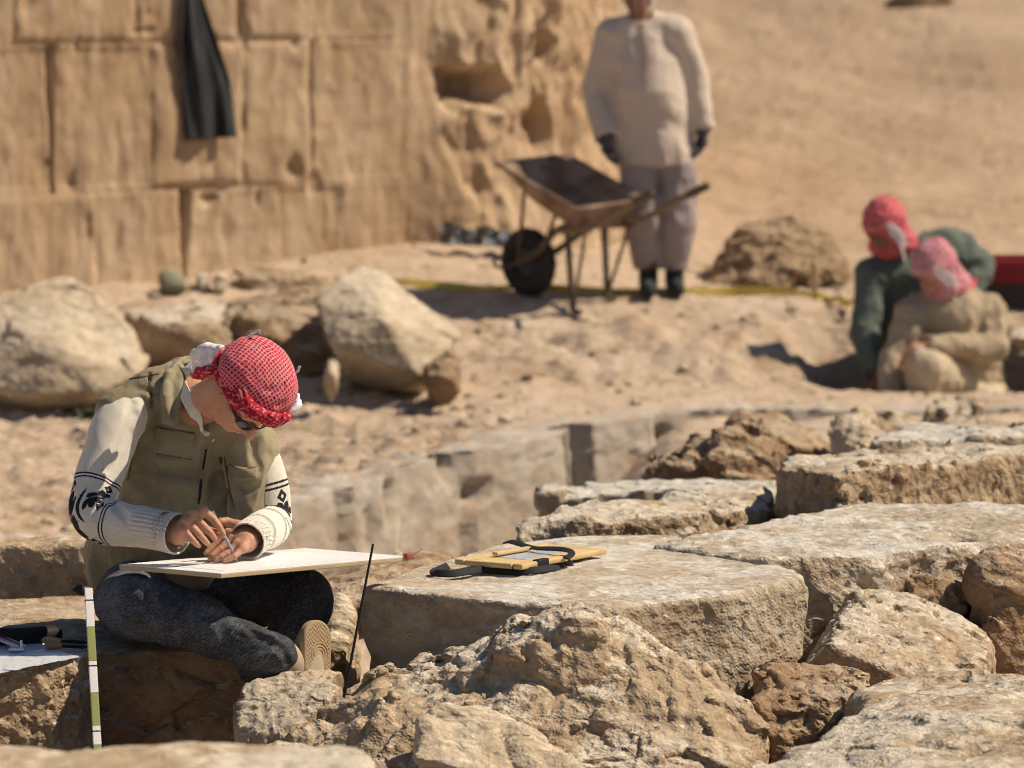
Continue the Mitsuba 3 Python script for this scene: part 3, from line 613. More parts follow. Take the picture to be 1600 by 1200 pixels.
stone('stone_block', [[V(360, 490, 24.6), V(400, 476, 24.7), V(470, 464, 24.8), V(500, 470, 24.7), V(530, 530, 24.5), V(520, 570, 24.4), V(460, 590, 24.3), V(370, 590, 24.4), V(440, 520, 24.3), V(380, 476, 25.4), V(500, 470, 25.4), V(440, 640, 24.9)]], 'm_stone_brown',
    'eroded brown block with hollows behind the sitting man\'s headscarf', 'stone block', vox=0.017, k=0.03, macro=(0.05, 4.0), rough=(0.035, 7.0), seed=28, facet=(0.25, 0.13),
    carve=[([V(440, 500, 24.4), V(455, 530, 24.3)], 0.05, 0.06), ([V(480, 530, 24.4), V(500, 560, 24.4)], 0.05, 0.05)])
stone('boulder', [[V(495, 470, 24.0), V(530, 430, 24.2), V(560, 419, 24.3), V(590, 422, 24.3), V(640, 470, 24.1), V(720, 522, 23.9), V(700, 545, 23.7), V(655, 588, 23.5), V(600, 572, 23.6), V(530, 545, 23.6), V(510, 530, 23.7), V(600, 500, 23.6), V(560, 430, 24.7), V(700, 530, 24.3), V(560, 620, 24.2), V(660, 620, 24.1)]], 'm_stone_pale',
    'bright pale angular boulder tilted up in the middle left', 'boulder', vox=0.014, k=0.004, macro=(0.006, 3.0), rough=(0.008, 5), mid=(0.007, 14), seed=29, facet=(0.06, 0.16), crack=(0.006, 3), flat_top=0.2)
stone('rock', [[V(504, 600, 23.2), V(508, 565, 23.3), V(520, 560, 23.3), V(530, 568, 23.3), V(528, 606, 23.2), V(515, 580, 23.15), V(518, 566, 23.45), V(518, 640, 23.3)]], 'm_stone_pale',
    'small whitish upright stone left below the pale angular boulder', 'stone', vox=0.01, k=0.02, macro=(0.012, 9.0), seed=30, flat_top=0)
stone('rock', [[V(655, 598, 23.3), V(672, 568, 23.4), V(705, 556, 23.5), V(716, 580, 23.4), V(718, 602, 23.3), V(690, 590, 23.15), V(690, 580, 23.8), V(690, 640, 23.4)]], 'm_stone_brown',
    'small brown lump of earth at the right foot of the pale angular boulder', 'clod', vox=0.012, k=0.02, macro=(0.03, 9.0), rough=(0.02, 18), seed=31, flat_top=0)
stone('rock', [[V(248, 428, 26.1), V(262, 420, 26.1), V(285, 430, 26.1), V(298, 446, 26.0), V(286, 456, 26.0), V(256, 448, 26.0), V(270, 430, 26.5), V(290, 470, 26.2), V(255, 470, 26.2)]], 'm_stone_green',
    'small dull green stone at the foot of the earth wall', 'stone', vox=0.012, k=0.02, macro=(0.02, 8.0), seed=32)
stone('rock', [[V(303, 432, 26.2), V(318, 424, 26.2), V(330, 430, 26.2), V(330, 448, 26.1), V(305, 452, 26.1), V(316, 430, 26.5), V(316, 470, 26.3)]], 'm_stone',
    'small tan stone beside the dull green stone', 'stone', vox=0.012, k=0.02, macro=(0.02, 8.0), seed=33)
stone('rock', [[V(332, 436, 26.1), V(342, 426, 26.1), V(354, 430, 26.1), V(356, 456, 26.0), V(334, 458, 26.0), V(344, 430, 26.4), V(344, 475, 26.2)]], 'm_stone_pale',
    'small pale stone, third in the row from the dull green stone', 'stone', vox=0.012, k=0.02, macro=(0.02, 8.0), seed=34)
stone('rock', [[V(360, 425, 26.4), V(420, 422, 26.4), V(480, 428, 26.5), V(520, 452, 26.3), V(480, 460, 26.2), V(380, 462, 26.2), V(420, 425, 27.0), V(500, 440, 27.0), V(430, 480, 26.5)]], 'm_stone_brown',
    'flat brown ledge of earth at the wall foot left of the pale angular boulder', 'ledge', vox=0.016, k=0.02, macro=(0.04, 5.0), rough=(0.03, 8.0), seed=35, carve=[([V(370, 445, 26.25), V(470, 446, 26.3)], 0.05, 0.06)])
# spoil heap at right
stone('dirt_pile', [[V(1108, 432, 27.2), V(1130, 395, 27.3), V(1150, 356, 27.5), V(1205, 340, 27.6), V(1265, 344, 27.6), V(1310, 378, 27.5), V(1330, 430, 27.2), V(1335, 445, 27.1), V(1230, 400, 27.0), V(1110, 450, 27.1), V(1200, 455, 26.9), V(1300, 455, 26.9), V(1220, 348, 28.2), V(1320, 440, 28.0), V(1120, 430, 28.0)]], 'm_dirt',
    'rounded heap of dark dug earth behind the tape', 'dirt pile', vox=0.018, k=0.09, macro=(0.06, 3.5), rough=(0.045, 8.0), mid=(0.02, 18), seed=36, facet=(0.2, 0.1), flat_top=0)
stone('rock', [[V(1565, 520, 25.3), V(1600, 508, 25.4), V(1680, 510, 25.4), V(1680, 545, 25.2), V(1590, 545, 25.2), V(1575, 530, 25.1), V(1600, 512, 25.8), V(1680, 560, 25.6)]], 'm_stone',
    'flat tan lump of earth at the right edge beside the crouching workers', 'ledge', vox=0.016, k=0.03, macro=(0.04, 5.0), rough=(0.02, 9.0), seed=37)
def on_ground(u, v):
    """where the ray through a photo pixel meets the ground, far side"""
    y = np.arange(27, 60, 0.05); d = ray(u, v); q = np.array([0, 0, CAM_H]) + d * (y / d[1])[:, None]
    k = np.nonzero(q[:, 2] < ground_z(q[:, 0], q[:, 1]))[0]; return q[k[0]] if len(k) else q[-1]
_hr = on_ground(1435, 8)
stone('rock', [_hr + np.array([[-.27, 0, .03], [-.1, .05, .13], [.2, 0, .10], [.3, .1, .02], [0, -.08, .06], [.05, .3, .1], [-.2, .2, -.1], [.25, .2, -.1], [0, -.1, -.1]])], 'm_dirt',
    'dark rock on the hillside at the top edge', 'rock', vox=0.03, k=0.03, macro=(0.05, 3.0), rough=(0.03, 6.0), seed=38)


# loose stones and clods scattered on the soil
_rs = np.random.default_rng(11)
def pebble(seed):
    m = trimesh.creation.icosphere(1); v = m.vertices * np.array([1, 0.8, 0.6]); n = FB(v, 1.4, 2, seed)
    return v * (1 + 0.45 * n)[:, None], np.array(m.faces)
_peb = [pebble(i) for i in range(8)]
_pv, _pf, _o = [], [], 0
for i in range(1500):
    x = _rs.uniform(-2.6, 2.9); y = _rs.uniform(19.6, 29) if i % 4 else _rs.uniform(24.3, 26.3)
    if i > 1100: x, y = _rs.uniform(-2.0, 0.1), _rs.uniform(20.2, 24.0)
    if y < _facef(x) + 0.25: continue
    r = 0.006 + (0.035 if i <= 1100 else 0.05) * _rs.random() ** 4; a = _rs.uniform(0, 6.28); v, f = _peb[i % 8]
    c, s = math.cos(a), math.sin(a)
    _pv.append(np.stack([v[:, 0] * c - v[:, 1] * s, v[:, 0] * s + v[:, 1] * c, v[:, 2]], 1) * r + [x, y, 0]); _pf.append(f + _o); _o += len(v)
_cz = ground_z(np.array([q[:, 0].mean() for q in _pv]), np.array([q[:, 1].mean() for q in _pv]))
for q, z in zip(_pv, _cz): q[:, 2] += z + 0.002
scene['loose_stones'] = mikit.ply((np.vstack(_pv), np.vstack(_pf)), 'm_stone', smooth=40)
tag('loose_stones', 'small loose stones and clods scattered on the dusty ground', 'stones', kind='stuff')

# ------------------------------------------------------------------ people: materials
def keffiyeh(red, white, cell):
    def fn(p, n, uv):
        wx = 0.012 * (noise(uv.x * 16, uv.y * 16, 1.0) - 0.5) + 0.004 * (noise(uv.x * 60, uv.y * 60, 7.0) - 0.5); wy = 0.012 * (noise(uv.x * 16, uv.y * 16, 5.0) - 0.5) + 0.004 * (noise(uv.x * 60, uv.y * 60, 9.0) - 0.5)
        a, b = (uv.x + wx) / cell, (uv.y + wy) / cell
        fa, fb = dr.abs(a - dr.floor(a) - 0.5), dr.abs(b - dr.floor(b) - 0.5)
        dots = smoothstep(0.40, 0.27, dr.maximum(fa, fb))
        cross = smoothstep(0.40, 0.48, dr.minimum(fa, fb))
        dens = noise(uv.x * 22, uv.y * 22, 3.0)
        col = mix(white, red, dr.clip(0.30 + 0.28 * dens + 0.65 * dots - 0.25 * cross, 0, 1))
        return col * (0.80 + 0.25 * noise(uv.x * 400, uv.y * 400, 0.5) + 0.15 * dens)
    return fn
def weave_bump(p, n, uv):
    return noise(p.x * 420, p.y * 420, p.z * 420) + 0.8 * fbm(p.x * 60, p.y * 60, p.z * 60, 2)
mat('m_scarf', proc(keffiyeh((0.42, 0.016, 0.042), (0.74, 0.44, 0.47), 0.0105)), 0.85, weave_bump, 0.0012, sheen=0.3)
def band_tex(p, n, uv):
    a = fbm(p.x * 40, p.y * 40, p.z * 40, 2)
    lines = smoothstep(0.62, 0.72, fbm(p.x * 30 + p.z * 34, p.y * 60, p.z * 12 - p.x * 16, 2)) * 0.6
    fl = smoothstep(0.55, 0.75, noise(p.x * 170, p.y * 170, p.z * 170))
    col = mix((0.43, 0.018, 0.038), (0.74, 0.52, 0.55), dr.maximum(lines * 0.85, fl * 0.42))
    return col * (0.8 + 0.35 * a)
mat('m_scarf_band', proc(band_tex), 0.85, weave_bump, 0.0012, sheen=0.3)
mat('m_white_cloth', (0.72, 0.70, 0.73), 0.9, weave_bump, 0.001, sheen=0.2)
def skin_tex(p, n, uv):
    return mix((0.42, 0.212, 0.135), (0.49, 0.265, 0.178), fbm(p.x * 40, p.y * 40, p.z * 40, 3)) * (0.9 + 0.2 * noise(p.x * 300, p.y * 300, p.z * 300))
mat('m_skin', proc(skin_tex), 0.55, weave_bump, 0.0005, spec=0.4)
def vest_tex(p, n, uv):
    a = fbm(p.x * 14, p.y * 14, p.z * 14, 3)
    return mix((0.225, 0.195, 0.125), (0.31, 0.275, 0.185), smoothstep(0.3, 0.7, a)) * (0.88 + 0.24 * noise(p.x * 500, p.y * 500, p.z * 500))
mat('m_vest', proc(vest_tex), 0.9, weave_bump, 0.0012, sheen=0.2)
def denim_tex(p, n, uv):
    a = fbm(p.x * 9, p.y * 9, p.z * 9, 3); s = noise(p.x * 130 + p.z * 90, p.y * 130, p.z * 220 - p.x * 160); g = noise(p.x * 600, p.y * 600, p.z * 600)
    col = mix((0.036, 0.039, 0.047), (0.118, 0.128, 0.142), smoothstep(0.35, 0.75, a * 0.6 + s * 0.4))
    return col * (0.88 + 0.24 * g)
mat('m_denim', proc(denim_tex), 0.9, weave_bump, 0.0012, sheen=0.3)
KNIT = (0.66, 0.64, 0.57)
def knit_tex(p, n, uv):
    t, s = uv.x, uv.y                                   # metres from the elbow along the sleeve, metres round it
    a = dr.abs(t)
    H = 0.094
    line = dr.maximum(smoothstep(0.0028, 0.0020, dr.abs(a - H)), smoothstep(0.0028, 0.0020, dr.abs(a - H + 0.0105)))
    per = 0.125; f = s / per; f = (f - dr.floor(f) - 0.5) * per; ff = dr.abs(f)
    dd = dr.abs(a - 0.061) + dr.abs(f)
    dia = smoothstep(0.0190, 0.0180, dd) * smoothstep(0.0055, 0.0065, dd)
    rho = dr.sqrt(t * t + f * f) + 1e-6
    ca = dr.abs(f) / rho; sa = a / rho
    p1 = dr.abs(ca * 0.46 - sa * 0.888); p2 = dr.abs(ca * 0.94 - sa * 0.34)
    wdt = 0.0115 * smoothstep(0.0, 0.030, rho) * smoothstep(0.052, 0.040, rho)
    star = dr.maximum(smoothstep(0.001, -0.001, p1 * rho - wdt), smoothstep(0.001, -0.001, p2 * rho - wdt))
    wing = smoothstep(0.0008, -0.0008, dr.abs(ff - 0.0610) - 0.0085 * (1.0 - a / 0.045)) * smoothstep(0.047, 0.045, a)
    tip = smoothstep(0.0075, 0.0065, a + ff)
    k = dr.maximum(dr.maximum(line, dia), dr.maximum(dr.maximum(star, wing), tip))
    yarn = 0.90 + 0.12 * noise(t * 260, s * 420, 1.0)
    return mix(KNIT, (0.022, 0.021, 0.028), k) * yarn
def knit_bump(p, n, uv):
    rib = smoothstep(0.178, 0.184, uv.x) * (0.5 + 0.5 * dr.cos(uv.y * 2 * math.pi / 0.0125))
    return noise(uv.x * 300, uv.y * 500, 0.3) * 0.5 + rib * 2.2
mat('m_knit', proc(knit_tex), 0.95, knit_bump, 0.0011, sheen=0.3, eps=5e-4)
mat('m_sole', (0.36, 0.265, 0.165), 0.8, weave_bump, 0.0006)
mat('m_shoe', (0.42, 0.35, 0.26), 0.8, weave_bump, 0.001)
mat('m_shades', (0.012, 0.011, 0.011), 0.12, spec=0.6)
mat('m_black', (0.016, 0.016, 0.018), 0.6)

# ------------------------------------------------------------------ the man who draws
from scipy.spatial import cKDTree
class Sleeve:
    """round body along a curve: radius, length along it and angle round it"""
    def __init__(self, pts, rad, n=160):
        self.c = spline(pts, n); self.L = np.r_[0, np.cumsum(np.linalg.norm(np.diff(self.c, axis=0), axis=1))]
        self.r = interpolate.PchipInterpolator(np.linspace(0, 1, len(rad)), rad)(self.L / self.L[-1])
        self.t = np.gradient(self.c, axis=0); self.t /= np.linalg.norm(self.t, axis=1, keepdims=True)
        self.kd = cKDTree(self.c)
    def near(self, p): return self.kd.query(p)
    def d(self, p):
        e, i = self.near(p); return e - self.r[i]
    def st(self, p, back):
        _, i = self.near(p); t = self.t[i]
        b = back - t * (t @ back)[:, None]; b /= np.linalg.norm(b, axis=1, keepdims=True)
        s = np.cross(t, b); w = p - self.c[i]
        along = self.L[i] + (w * t).sum(1)
        return along, np.arctan2((w * s).sum(1), -(w * b).sum(1)), self.r[i]

pel, nb = V(268, 945, 13.66), V(302, 612, 13.50)
RS, LS = V(192, 654, 13.42), V(399, 706, 13.43)
RE, RW = V(140, 803, 13.28), V(279, 834, 13.09)
LE, LW = V(424, 812, 13.42), V(385, 846, 13.165)
HC = V(391, 609, 13.14)
hu = unit([0.66, -0.68, 0.30]); hf = unit(np.array([0.2, -0.22, -0.95]) - hu * (hu @ np.array([0.2, -0.22, -0.95]))); hr = np.cross(hf, hu)
HF = np.array([hf, hr, hu])
def hp(f, r, u): return HC + f * hf + r * hr + u * hu

# torso: elliptic sections along the spine
_sp = nb - pel; _sl = np.linalg.norm(_sp); _sd = _sp / _sl
_side = unit(np.array([1, -0.03, -0.12]) - _sd * (_sd @ np.array([1, -0.03, -0.12]))); _dep = np.cross(_sd, _side)
_k = [0, .12, .25, .45, .65, .8, .92, 1]
_twx = interpolate.PchipInterpolator(_k, [.215, .238, .235, .205, .198, .190, .13, .07]); _twy = interpolate.PchipInterpolator(_k, [.14, .15, .15, .14, .13, .125, .10, .07]); _tox = interpolate.PchipInterpolator([0, .25, .5, .8, 1], [0.0, -.01, .022, .016, 0])
def torso(p, g=0.0, wide=1.0):
    w = p - pel; t = w @ _sd / _sl
    tt = np.clip(t, 0, 1)
    wx = _twx(tt) * wide + g; wy = _twy(tt) * wide + g; ox = _tox(tt)
    a = (w @ _side - ox) / wx; b = (w @ _dep) / wy
    d = (np.sqrt(a * a + b * b) - 1) * np.minimum(wx, wy)
    return np.maximum(d, np.maximum(-t, t - 1) * _sl)
slv_R = Sleeve([RS + [0.05, 0.05, 0.03], RS + [0.0, 0.0, 0.0], RS * 0.55 + RE * 0.45 + [-0.008, 0, 0.0], RE + [0.012, 0, 0.004], RE * 0.5 + RW * 0.5 + [0, 0, -0.006], RW], [.058, .068, .069, .066, .065, .066, .062, .056, .055, .057])
slv_L = Sleeve([LS + [-0.02, 0.03, 0.02], LS * 0.5 + LE * 0.5 + [0.006, 0, 0], LE + [-0.004, 0, 0.006], LE * 0.5 + LW * 0.5 + [0.01, 0, 0.0], LW], [.064, .064, .061, .060, .060, .056, .054, .052, .053])
# elbow = the bend's middle
def elbow_len(s):
    i = int(np.argmax(np.linalg.norm(np.gradient(s.t, axis=0), axis=1)[20:-20])) + 20; return s.L[i]
# body: head with face, neck, arms and hands -------------------------------
def head_d(p):
    q = (p - HC) @ HF.T
    I = np.eye(3)
    d = ell(q, (-0.012, 0, 0.025), I, (0.098, 0.076, 0.094))
    d = smin(d, ell(q, (0.032, 0, -0.052), I, (0.062, 0.060, 0.076)), 0.025)
    d = smin(d, cap(q, (0.070, 0, -0.106), (0.060, 0, -0.100), 0.020, 0.026), 0.025)
    for s in (-1, 1):
        d = smin(d, cap(q, (0.062, s * 0.040, -0.030), (0.05, s * 0.055, -0.02), 0.024, 0.02), 0.02)
        d = smin(d, cap(q, (-0.005, s * 0.062, -0.045), (0.045, s * 0.042, -0.095), 0.016, 0.018), 0.025)
        d = smin(d, cap(q, (0.088, s * 0.010, 0.018), (0.074, s * 0.048, 0.012), 0.010, 0.010), 0.012)
        d = smax(d, -(np.linalg.norm(q - [0.098, s * 0.031, -0.006], axis=1) - 0.016), 0.012)
        d = smin(d, np.linalg.norm(q - [0.079, s * 0.031, -0.006], axis=1) - 0.0125, 0.002)
        d = smin(d, np.linalg.norm(q - [0.099, s * 0.0135, -0.044], axis=1) - 0.0095, 0.008)
        e = ell(q, (-0.008, s * 0.080, -0.012), frame_from((0.96, s * 0.3, 0), (0.15, 0, 1)), (0.019, 0.007, 0.032))
        e = smax(e, -ell(q, (-0.004, s * 0.088, -0.010), I, (0.010, 0.006, 0.018)), 0.004)
        d = smin(d, e, 0.006)
    d = smin(d, cap(q, (0.093, 0, 0.002), (0.117, 0, -0.036), 0.008, 0.0125), 0.012)
    for u0, r0 in ((-0.068, 0.0075), (-0.079, 0.0085)):
        d = smin(d, chain(q, [(0.083, -0.022, u0 - 0.001), (0.0935, 0, u0), (0.083, 0.022, u0 - 0.001)], [0.003, r0, 0.003], 0.002), 0.006)
    d = smax(d, -chain(q, [(0.086, -0.022, -0.074), (0.1005, 0, -0.0735), (0.086, 0.022, -0.074)], [0.002, 0.002, 0.002], 0), 0.003)
    n0 = (hp(-0.03, 0.0, -0.085) - HC) @ HF.T; n1 = (V(303, 640, 13.47) - HC) @ HF.T
    d = smin(d, cap(q, n0, n1, 0.049, 0.058), 0.014)
    return d
FR = [  # right hand: wrist side, then the finger joints, thumb last
    [(316, 797, 13.115), (334, 812, 13.115), (343, 824, 13.105), (349, 834, 13.10)],
    [(299, 804, 13.09), (319, 823, 13.085), (329, 833, 13.085), (335, 841, 13.09)],
    [(291, 814, 13.07), (311, 835, 13.06), (319, 844, 13.065), (325, 850, 13.075)],
    [(287, 828, 13.06), (301, 844, 13.05), (306, 849, 13.055), (311, 853, 13.065)],
    [(296, 818, 13.135), (318, 826, 13.15), (336, 832, 13.13), (347, 838, 13.115)]]
FL = [
    [(356, 834, 13.205), (338, 849, 13.190), (329, 857, 13.180), (322, 864, 13.170)],
    [(363, 842, 13.170), (344, 858, 13.145), (335, 865, 13.135), (328, 871, 13.125)],
    [(371, 850, 13.140), (354, 865, 13.115), (345, 870, 13.105), (338, 874, 13.100)],
    [(379, 857, 13.120), (366, 869, 13.095), (358, 873, 13.090), (351, 876, 13.085)],
    [(372, 822, 13.230), (354, 815, 13.230), (345, 815, 13.220), (337, 819, 13.210)]]
def hand_d(p, F, wrist, elbow):
    rr = [[.0125, .0100, .0090, .0072], [.0125, .0102, .0092, .0075], [.0120, .0098, .0088, .0070], [.0110, .0088, .0080, .0064], [.0155, .0120, .0105, .0082]]
    palm = None; fing = None
    for k in range(5):
        J = [V(*q) for q in F[k]]
        e = cap(p, wrist, J[0], 0.0235 if k < 4 else 0.022, rr[k][0] + (0.003 if k < 4 else 0.0))
        palm = e if palm is None else smin(palm, e, 0.010)
        c = chain(p, J, rr[k], 0.0015)
        c = np.minimum(c, np.linalg.norm(p - J[1], axis=1) - rr[k][1] * 1.07)
        fing = c if fing is None else smin(fing, c, 0.0015)
    d = smin(palm, fing, 0.006)
    d = smin(d, cap(p, wrist, wrist * 0.3 + elbow * 0.7, 0.0255, 0.038), 0.015)
    return d
def core_d(p):
    d = torso(p, -0.045)
    d = smin(d, chain(p, [nb, RS, RE, RW * 0.7 + RE * 0.3], [.04, .034, .034, .033], 0.02), 0.015)
    d = smin(d, chain(p, [nb, LS, LE, LW * 0.7 + LE * 0.3], [.04, .034, .034, .033], 0.02), 0.015)
    return d
def mk_nail(F, up):
    out = []
    for k in range(4):
        a, b = V(*F[k][2]), V(*F[k][3]); ax = unit(b - a); z = unit(up - ax * (up @ ax))
        out.append(rbox(b + z * 0.0062 + ax * 0.0005, frame_from(ax, z), (0.0055, 0.0042, 0.0012), 0.001))
    return out
_hd = solid(head_d, [HC - 0.13, HC + 0.13, V(303, 640, 13.47)], 0.05, 0.0024)
_hR = solid(lambda p: hand_d(p, FR, RW, RE), [V(*q) for F in FR for q in F] + [RW, RW * 0.6 + RE * 0.4], 0.03, 0.0016)
_hL = solid(lambda p: hand_d(p, FL, LW, LE), [V(*q) for F in FL for q in F] + [LW, LW * 0.6 + LE * 0.4], 0.03, 0.0016)
_co = solid(core_d, [pel, nb, RS, LS, RE, LE, RW, LW, pel + [0.2, 0.2, 0], pel - [0.2, 0.2, 0]], 0.08, 0.012)
def join(*ms):
    v, f, o = [], [], 0
    for a in ms:
        vv, ff = (a.vertices, a.faces) if hasattr(a, 'faces') else a
        v.append(np.asarray(vv)); f.append(np.asarray(ff) + o); o += len(vv)
    return np.vstack(v), np.vstack(f)
scene['person__body'] = mikit.ply(join(_hd, _hR, _hL, _co), 'm_skin', smooth=True)
tag('person', 'man in khaki vest and red checked headscarf sitting cross-legged, drawing on a board', 'person')

# sweater: two sleeves with a knitted pattern round the elbows, open ribbed cuffs
def sleeve_mesh(S, folds, vox=0.0034):
    tend = S.t[-1]; end = S.c[-1]
    def f(p):
        d = S.d(p)
        w = np.abs(d) < 0.08
        for (a, b, r, dep) in folds: d[w] += dep * np.exp(-(cap(p[w], a, b, 0, 0) / r) ** 2)
        d[w] += 0.0035 * FB(p[w], 16, 2, 3)
        cut = (p - end) @ tend
        d = smax(d, cut, 0.004)
        inner = cap(p, end - tend * 0.045, end + tend * 0.05, S.r[-1] - 0.006)
        return smax(d, -inner, 0.003)
    v, fc = solid(f, S.c, 0.1, vox)
    al, an, r = S.st(v, np.array([0.25, 1.0, 0.1]))
    return v, fc, np.stack([al - elbow_len(S), an * r], 1)
_eR = slv_R
def on(S, frac, ang, k=1.0):
    i = int(frac * (len(S.c) - 1)); t = S.t[i]; b = np.array([0.25, 1, 0.1]); b = unit(b - t * (t @ b)); s = np.cross(t, b)
    return S.c[i] + (-b * math.cos(ang) + s * math.sin(ang)) * S.r[i] * k
def fold(S, f0, a0, f1, a1, r, dep): return (on(S, f0, a0), on(S, f1, a1), r, dep)
vR, fR, uR = sleeve_mesh(slv_R, [fold(slv_R, .12, .5, .42, .9, .012, .010), fold(slv_R, .1, -.1, .36, .45, .012, .009), fold(slv_R, .2, 1.0, .5, 1.3, .012, .010), fold(slv_R, .52, 1.0, .66, .35, .010, .009), fold(slv_R, .56, 1.4, .78, .7, .010, .008), fold(slv_R, .47, 1.2, .58, 1.9, .012, .014), fold(slv_R, .7, 1.2, .8, .3, .008, .006), fold(slv_R, .5, -.6, .6, -.9, .012, .006)])
vL, fL, uL = sleeve_mesh(slv_L, [fold(slv_L, .15, -.6, .4, -.9, .012, .010), fold(slv_L, .2, .3, .42, -.1, .012, .008), fold(slv_L, .5, -1.2, .62, -.6, .012, .012), fold(slv_L, .6, .2, .75, .6, .010, .008)])
# collar strip round the neck
_clp = [V(300, 566, 13.50), V(289, 577, 13.44)] + [h + [0, -0.010, 0.003] for h in march(lambda p: np.minimum(torso(p), chain(p, [V(300, 640, 13.47), HC], [.062, .06])), np.array([288., 296, 309, 322, 333]), np.array([600., 630, 656, 678, 692])) if h is not None]
_clp = spline(_clp, 40)
def strip(c, w, th, nrm):
    """bent flat strip along c; w half width, nrm per point thickness direction"""
    t = np.gradient(c, axis=0); t /= np.linalg.norm(t, axis=1, keepdims=True)
    nrm = np.broadcast_to(np.asarray(nrm, float), c.shape); nn = nrm - t * (nrm * t).sum(1)[:, None]; nn /= np.linalg.norm(nn, axis=1, keepdims=True)
    b = np.cross(t, nn); w = np.broadcast_to(w, (len(c),))[:, None]
    ang = np.arange(12) * 2 * np.pi / 12
    ring = [(np.sign(math.cos(a)) * abs(math.cos(a)) ** 0.6, np.sign(math.sin(a)) * abs(math.sin(a)) ** 0.6) for a in ang]
    v = np.stack([c + b * w * x + nn * th * y for x, y in ring], 1).reshape(-1, 3); n = len(c)
    i, j = np.meshgrid(np.arange(n - 1), np.arange(12), indexing='ij')
    q = np.stack([i * 12 + j, i * 12 + (j + 1) % 12, (i + 1) * 12 + (j + 1) % 12, (i + 1) * 12 + j], -1).reshape(-1, 4)
    f = [q[:, [0, 1, 2]], q[:, [0, 2, 3]]]
    for k in range(1, 11): f += [np.array([[0, k + 1, k]]), np.array([[(n - 1) * 12, (n - 1) * 12 + k, (n - 1) * 12 + k + 1]])]
    return trimesh.Trimesh(v, np.vstack(f), process=False)
_cm = strip(_clp, np.interp(np.arange(40), [0, 10, 28, 39], [.020, .026, .018, .012]), 0.0032, np.array([-0.55, -0.8, 0.25]))
def under_d(p):
    return smax(smin(torso(p, -0.026), smin(chain(p, [V(283, 602, 13.52), V(235, 624, 13.48), RS], [.042, .045, .05], 0.02), chain(p, [V(322, 617, 13.5), V(360, 652, 13.45), LS], [.042, .045, .05], 0.02), 0.03), 0.045),
                -cap(p, V(296, 580, 13.46), V(316, 640, 13.30), 0.050, 0.05), 0.006)
_un = solid(under_d, [pel - [0.25, 0.18, 0], pel + [0.25, 0.18, 0], nb, RS, LS], 0.07, 0.007)
_cv, _cf = join((vR, fR), (vL, fL), _cm, _un)
scene['person__sweater'] = mikit.ply((_cv, _cf), 'm_knit', smooth=True, uv=np.vstack([uR, uL, np.full((len(_cm.vertices), 2), 0.14) + np.asarray(_cm.vertices)[:, [0, 2]] * 0.02, np.asarray(_un[0])[:, [0, 2]] * [0.03, 1] + [0.14, 0]]))
labels['person__sweater'] = {'label': 'cream knitted sweater with a black pattern round the elbows'}

# vest
def vest_base(p):
    d = torso(p, 0.0)
    yk = smin(chain(p, [V(283, 600, 13.52), V(235, 622, 13.48), RS + [0.0, 0.02, 0.006]], [.062, .066, .076], 0.02), chain(p, [V(322, 615, 13.5), V(360, 650, 13.45), LS + [0.0, 0.02, 0.008]], [.062, .064, .068], 0.02), 0.03)
    d = smin(d, yk, 0.045)
    return smin(d, chain(p, [V(396, 688, 13.40), V(392, 740, 13.385), V(384, 800, 13.385)], [.045, .052, .045], .03), 0.04)
def px5(*uv): return [(60 + x / 2.926, 490 + y / 2.926) for x, y in uv]
_vf = march_lines(vest_base, [(q, max(r * 1.3, 0.0065), dep * 2.4) for q, r, dep in [(px5((765, 610), (755, 680), (742, 780), (730, 880)), .004, .006), (px5((790, 610), (775, 680), (765, 780), (752, 880)), .004, -.004),
                    (px5((535, 515), (620, 535), (715, 545)), .004, .005), (px5((525, 640), (600, 650), (700, 668)), .005, .006), (px5((540, 520), (525, 640)), .004, .004), (px5((720, 545), (705, 668)), .004, .004),
                    (px5((520, 690), (600, 720), (700, 730)), .012, .004), (px5((455, 560), (500, 700), (460, 830)), .014, .010), (px5((560, 480), (520, 600), (510, 720)), .012, .009), (px5((600, 780), (700, 800), (760, 830)), .016, -.006),
                    (px5((450, 760), (560, 830), (680, 850)), .018, .010), (px5((640, 560), (660, 620), (690, 640)), .010, .005), (px5((420, 840), (520, 870), (600, 860)), .016, .010),
                    (px5((850, 660), (860, 740), (880, 830), (900, 900)), .007, .008), (px5((870, 690), (930, 730), (1010, 720)), .006, .006), (px5((980, 590), (985, 650), (1010, 700)), .007, .008), (px5((910, 780), (960, 800), (1000, 790)), .008, .006), (px5((830, 740), (800, 840)), .014, .006),
                    (px5((400, 300), (450, 340), (520, 360)), .008, .005), (px5((370, 330), (410, 420), (430, 520)), .009, .008), (px5((430, 290), (470, 400), (480, 480)), .010, .007), (px5((330, 310), (470, 285), (560, 270)), .006, -.004), (px5((505, 280), (520, 420)), .005, .006)]])
def vest_d(p):
    d = vest_base(p)
    w = np.abs(d) < 0.06
    q = p[w]; e = d[w]
    e = e + creases(q, _vf)
    e = e + 0.010 * FB(q, (10, 10, 7), 3, 2) - 0.009 * RID(q, (13, 13, 7), 3, 5)
    d[w] = e
    sh = 0.030 + 0.0 * d
    # arm holes: the front and outer side is open, a rim of cloth is left over the shoulder
    for hole in (chain(p, [RS + [-0.034, -0.07, -0.015], RE * 0.35 + RS * 0.65 + [-0.05, -0.05, 0]], [.054, .056]),
                 chain(p, [LS + [0.108, -0.02, -0.02], V(440, 755, 13.34), V(424, 800, 13.32)], [.046, .050, .05])):
        d = smax(d, -hole, 0.004)
    hem = (p - V(262, 925, 13.5)) @ np.array([0.05, 0, -1.0])
    d = np.maximum(d, hem)
    neck = cap(p, V(300, 590, 13.46), V(322, 640, 13.30), 0.052, 0.05)
    return smax(d, -neck, 0.006)
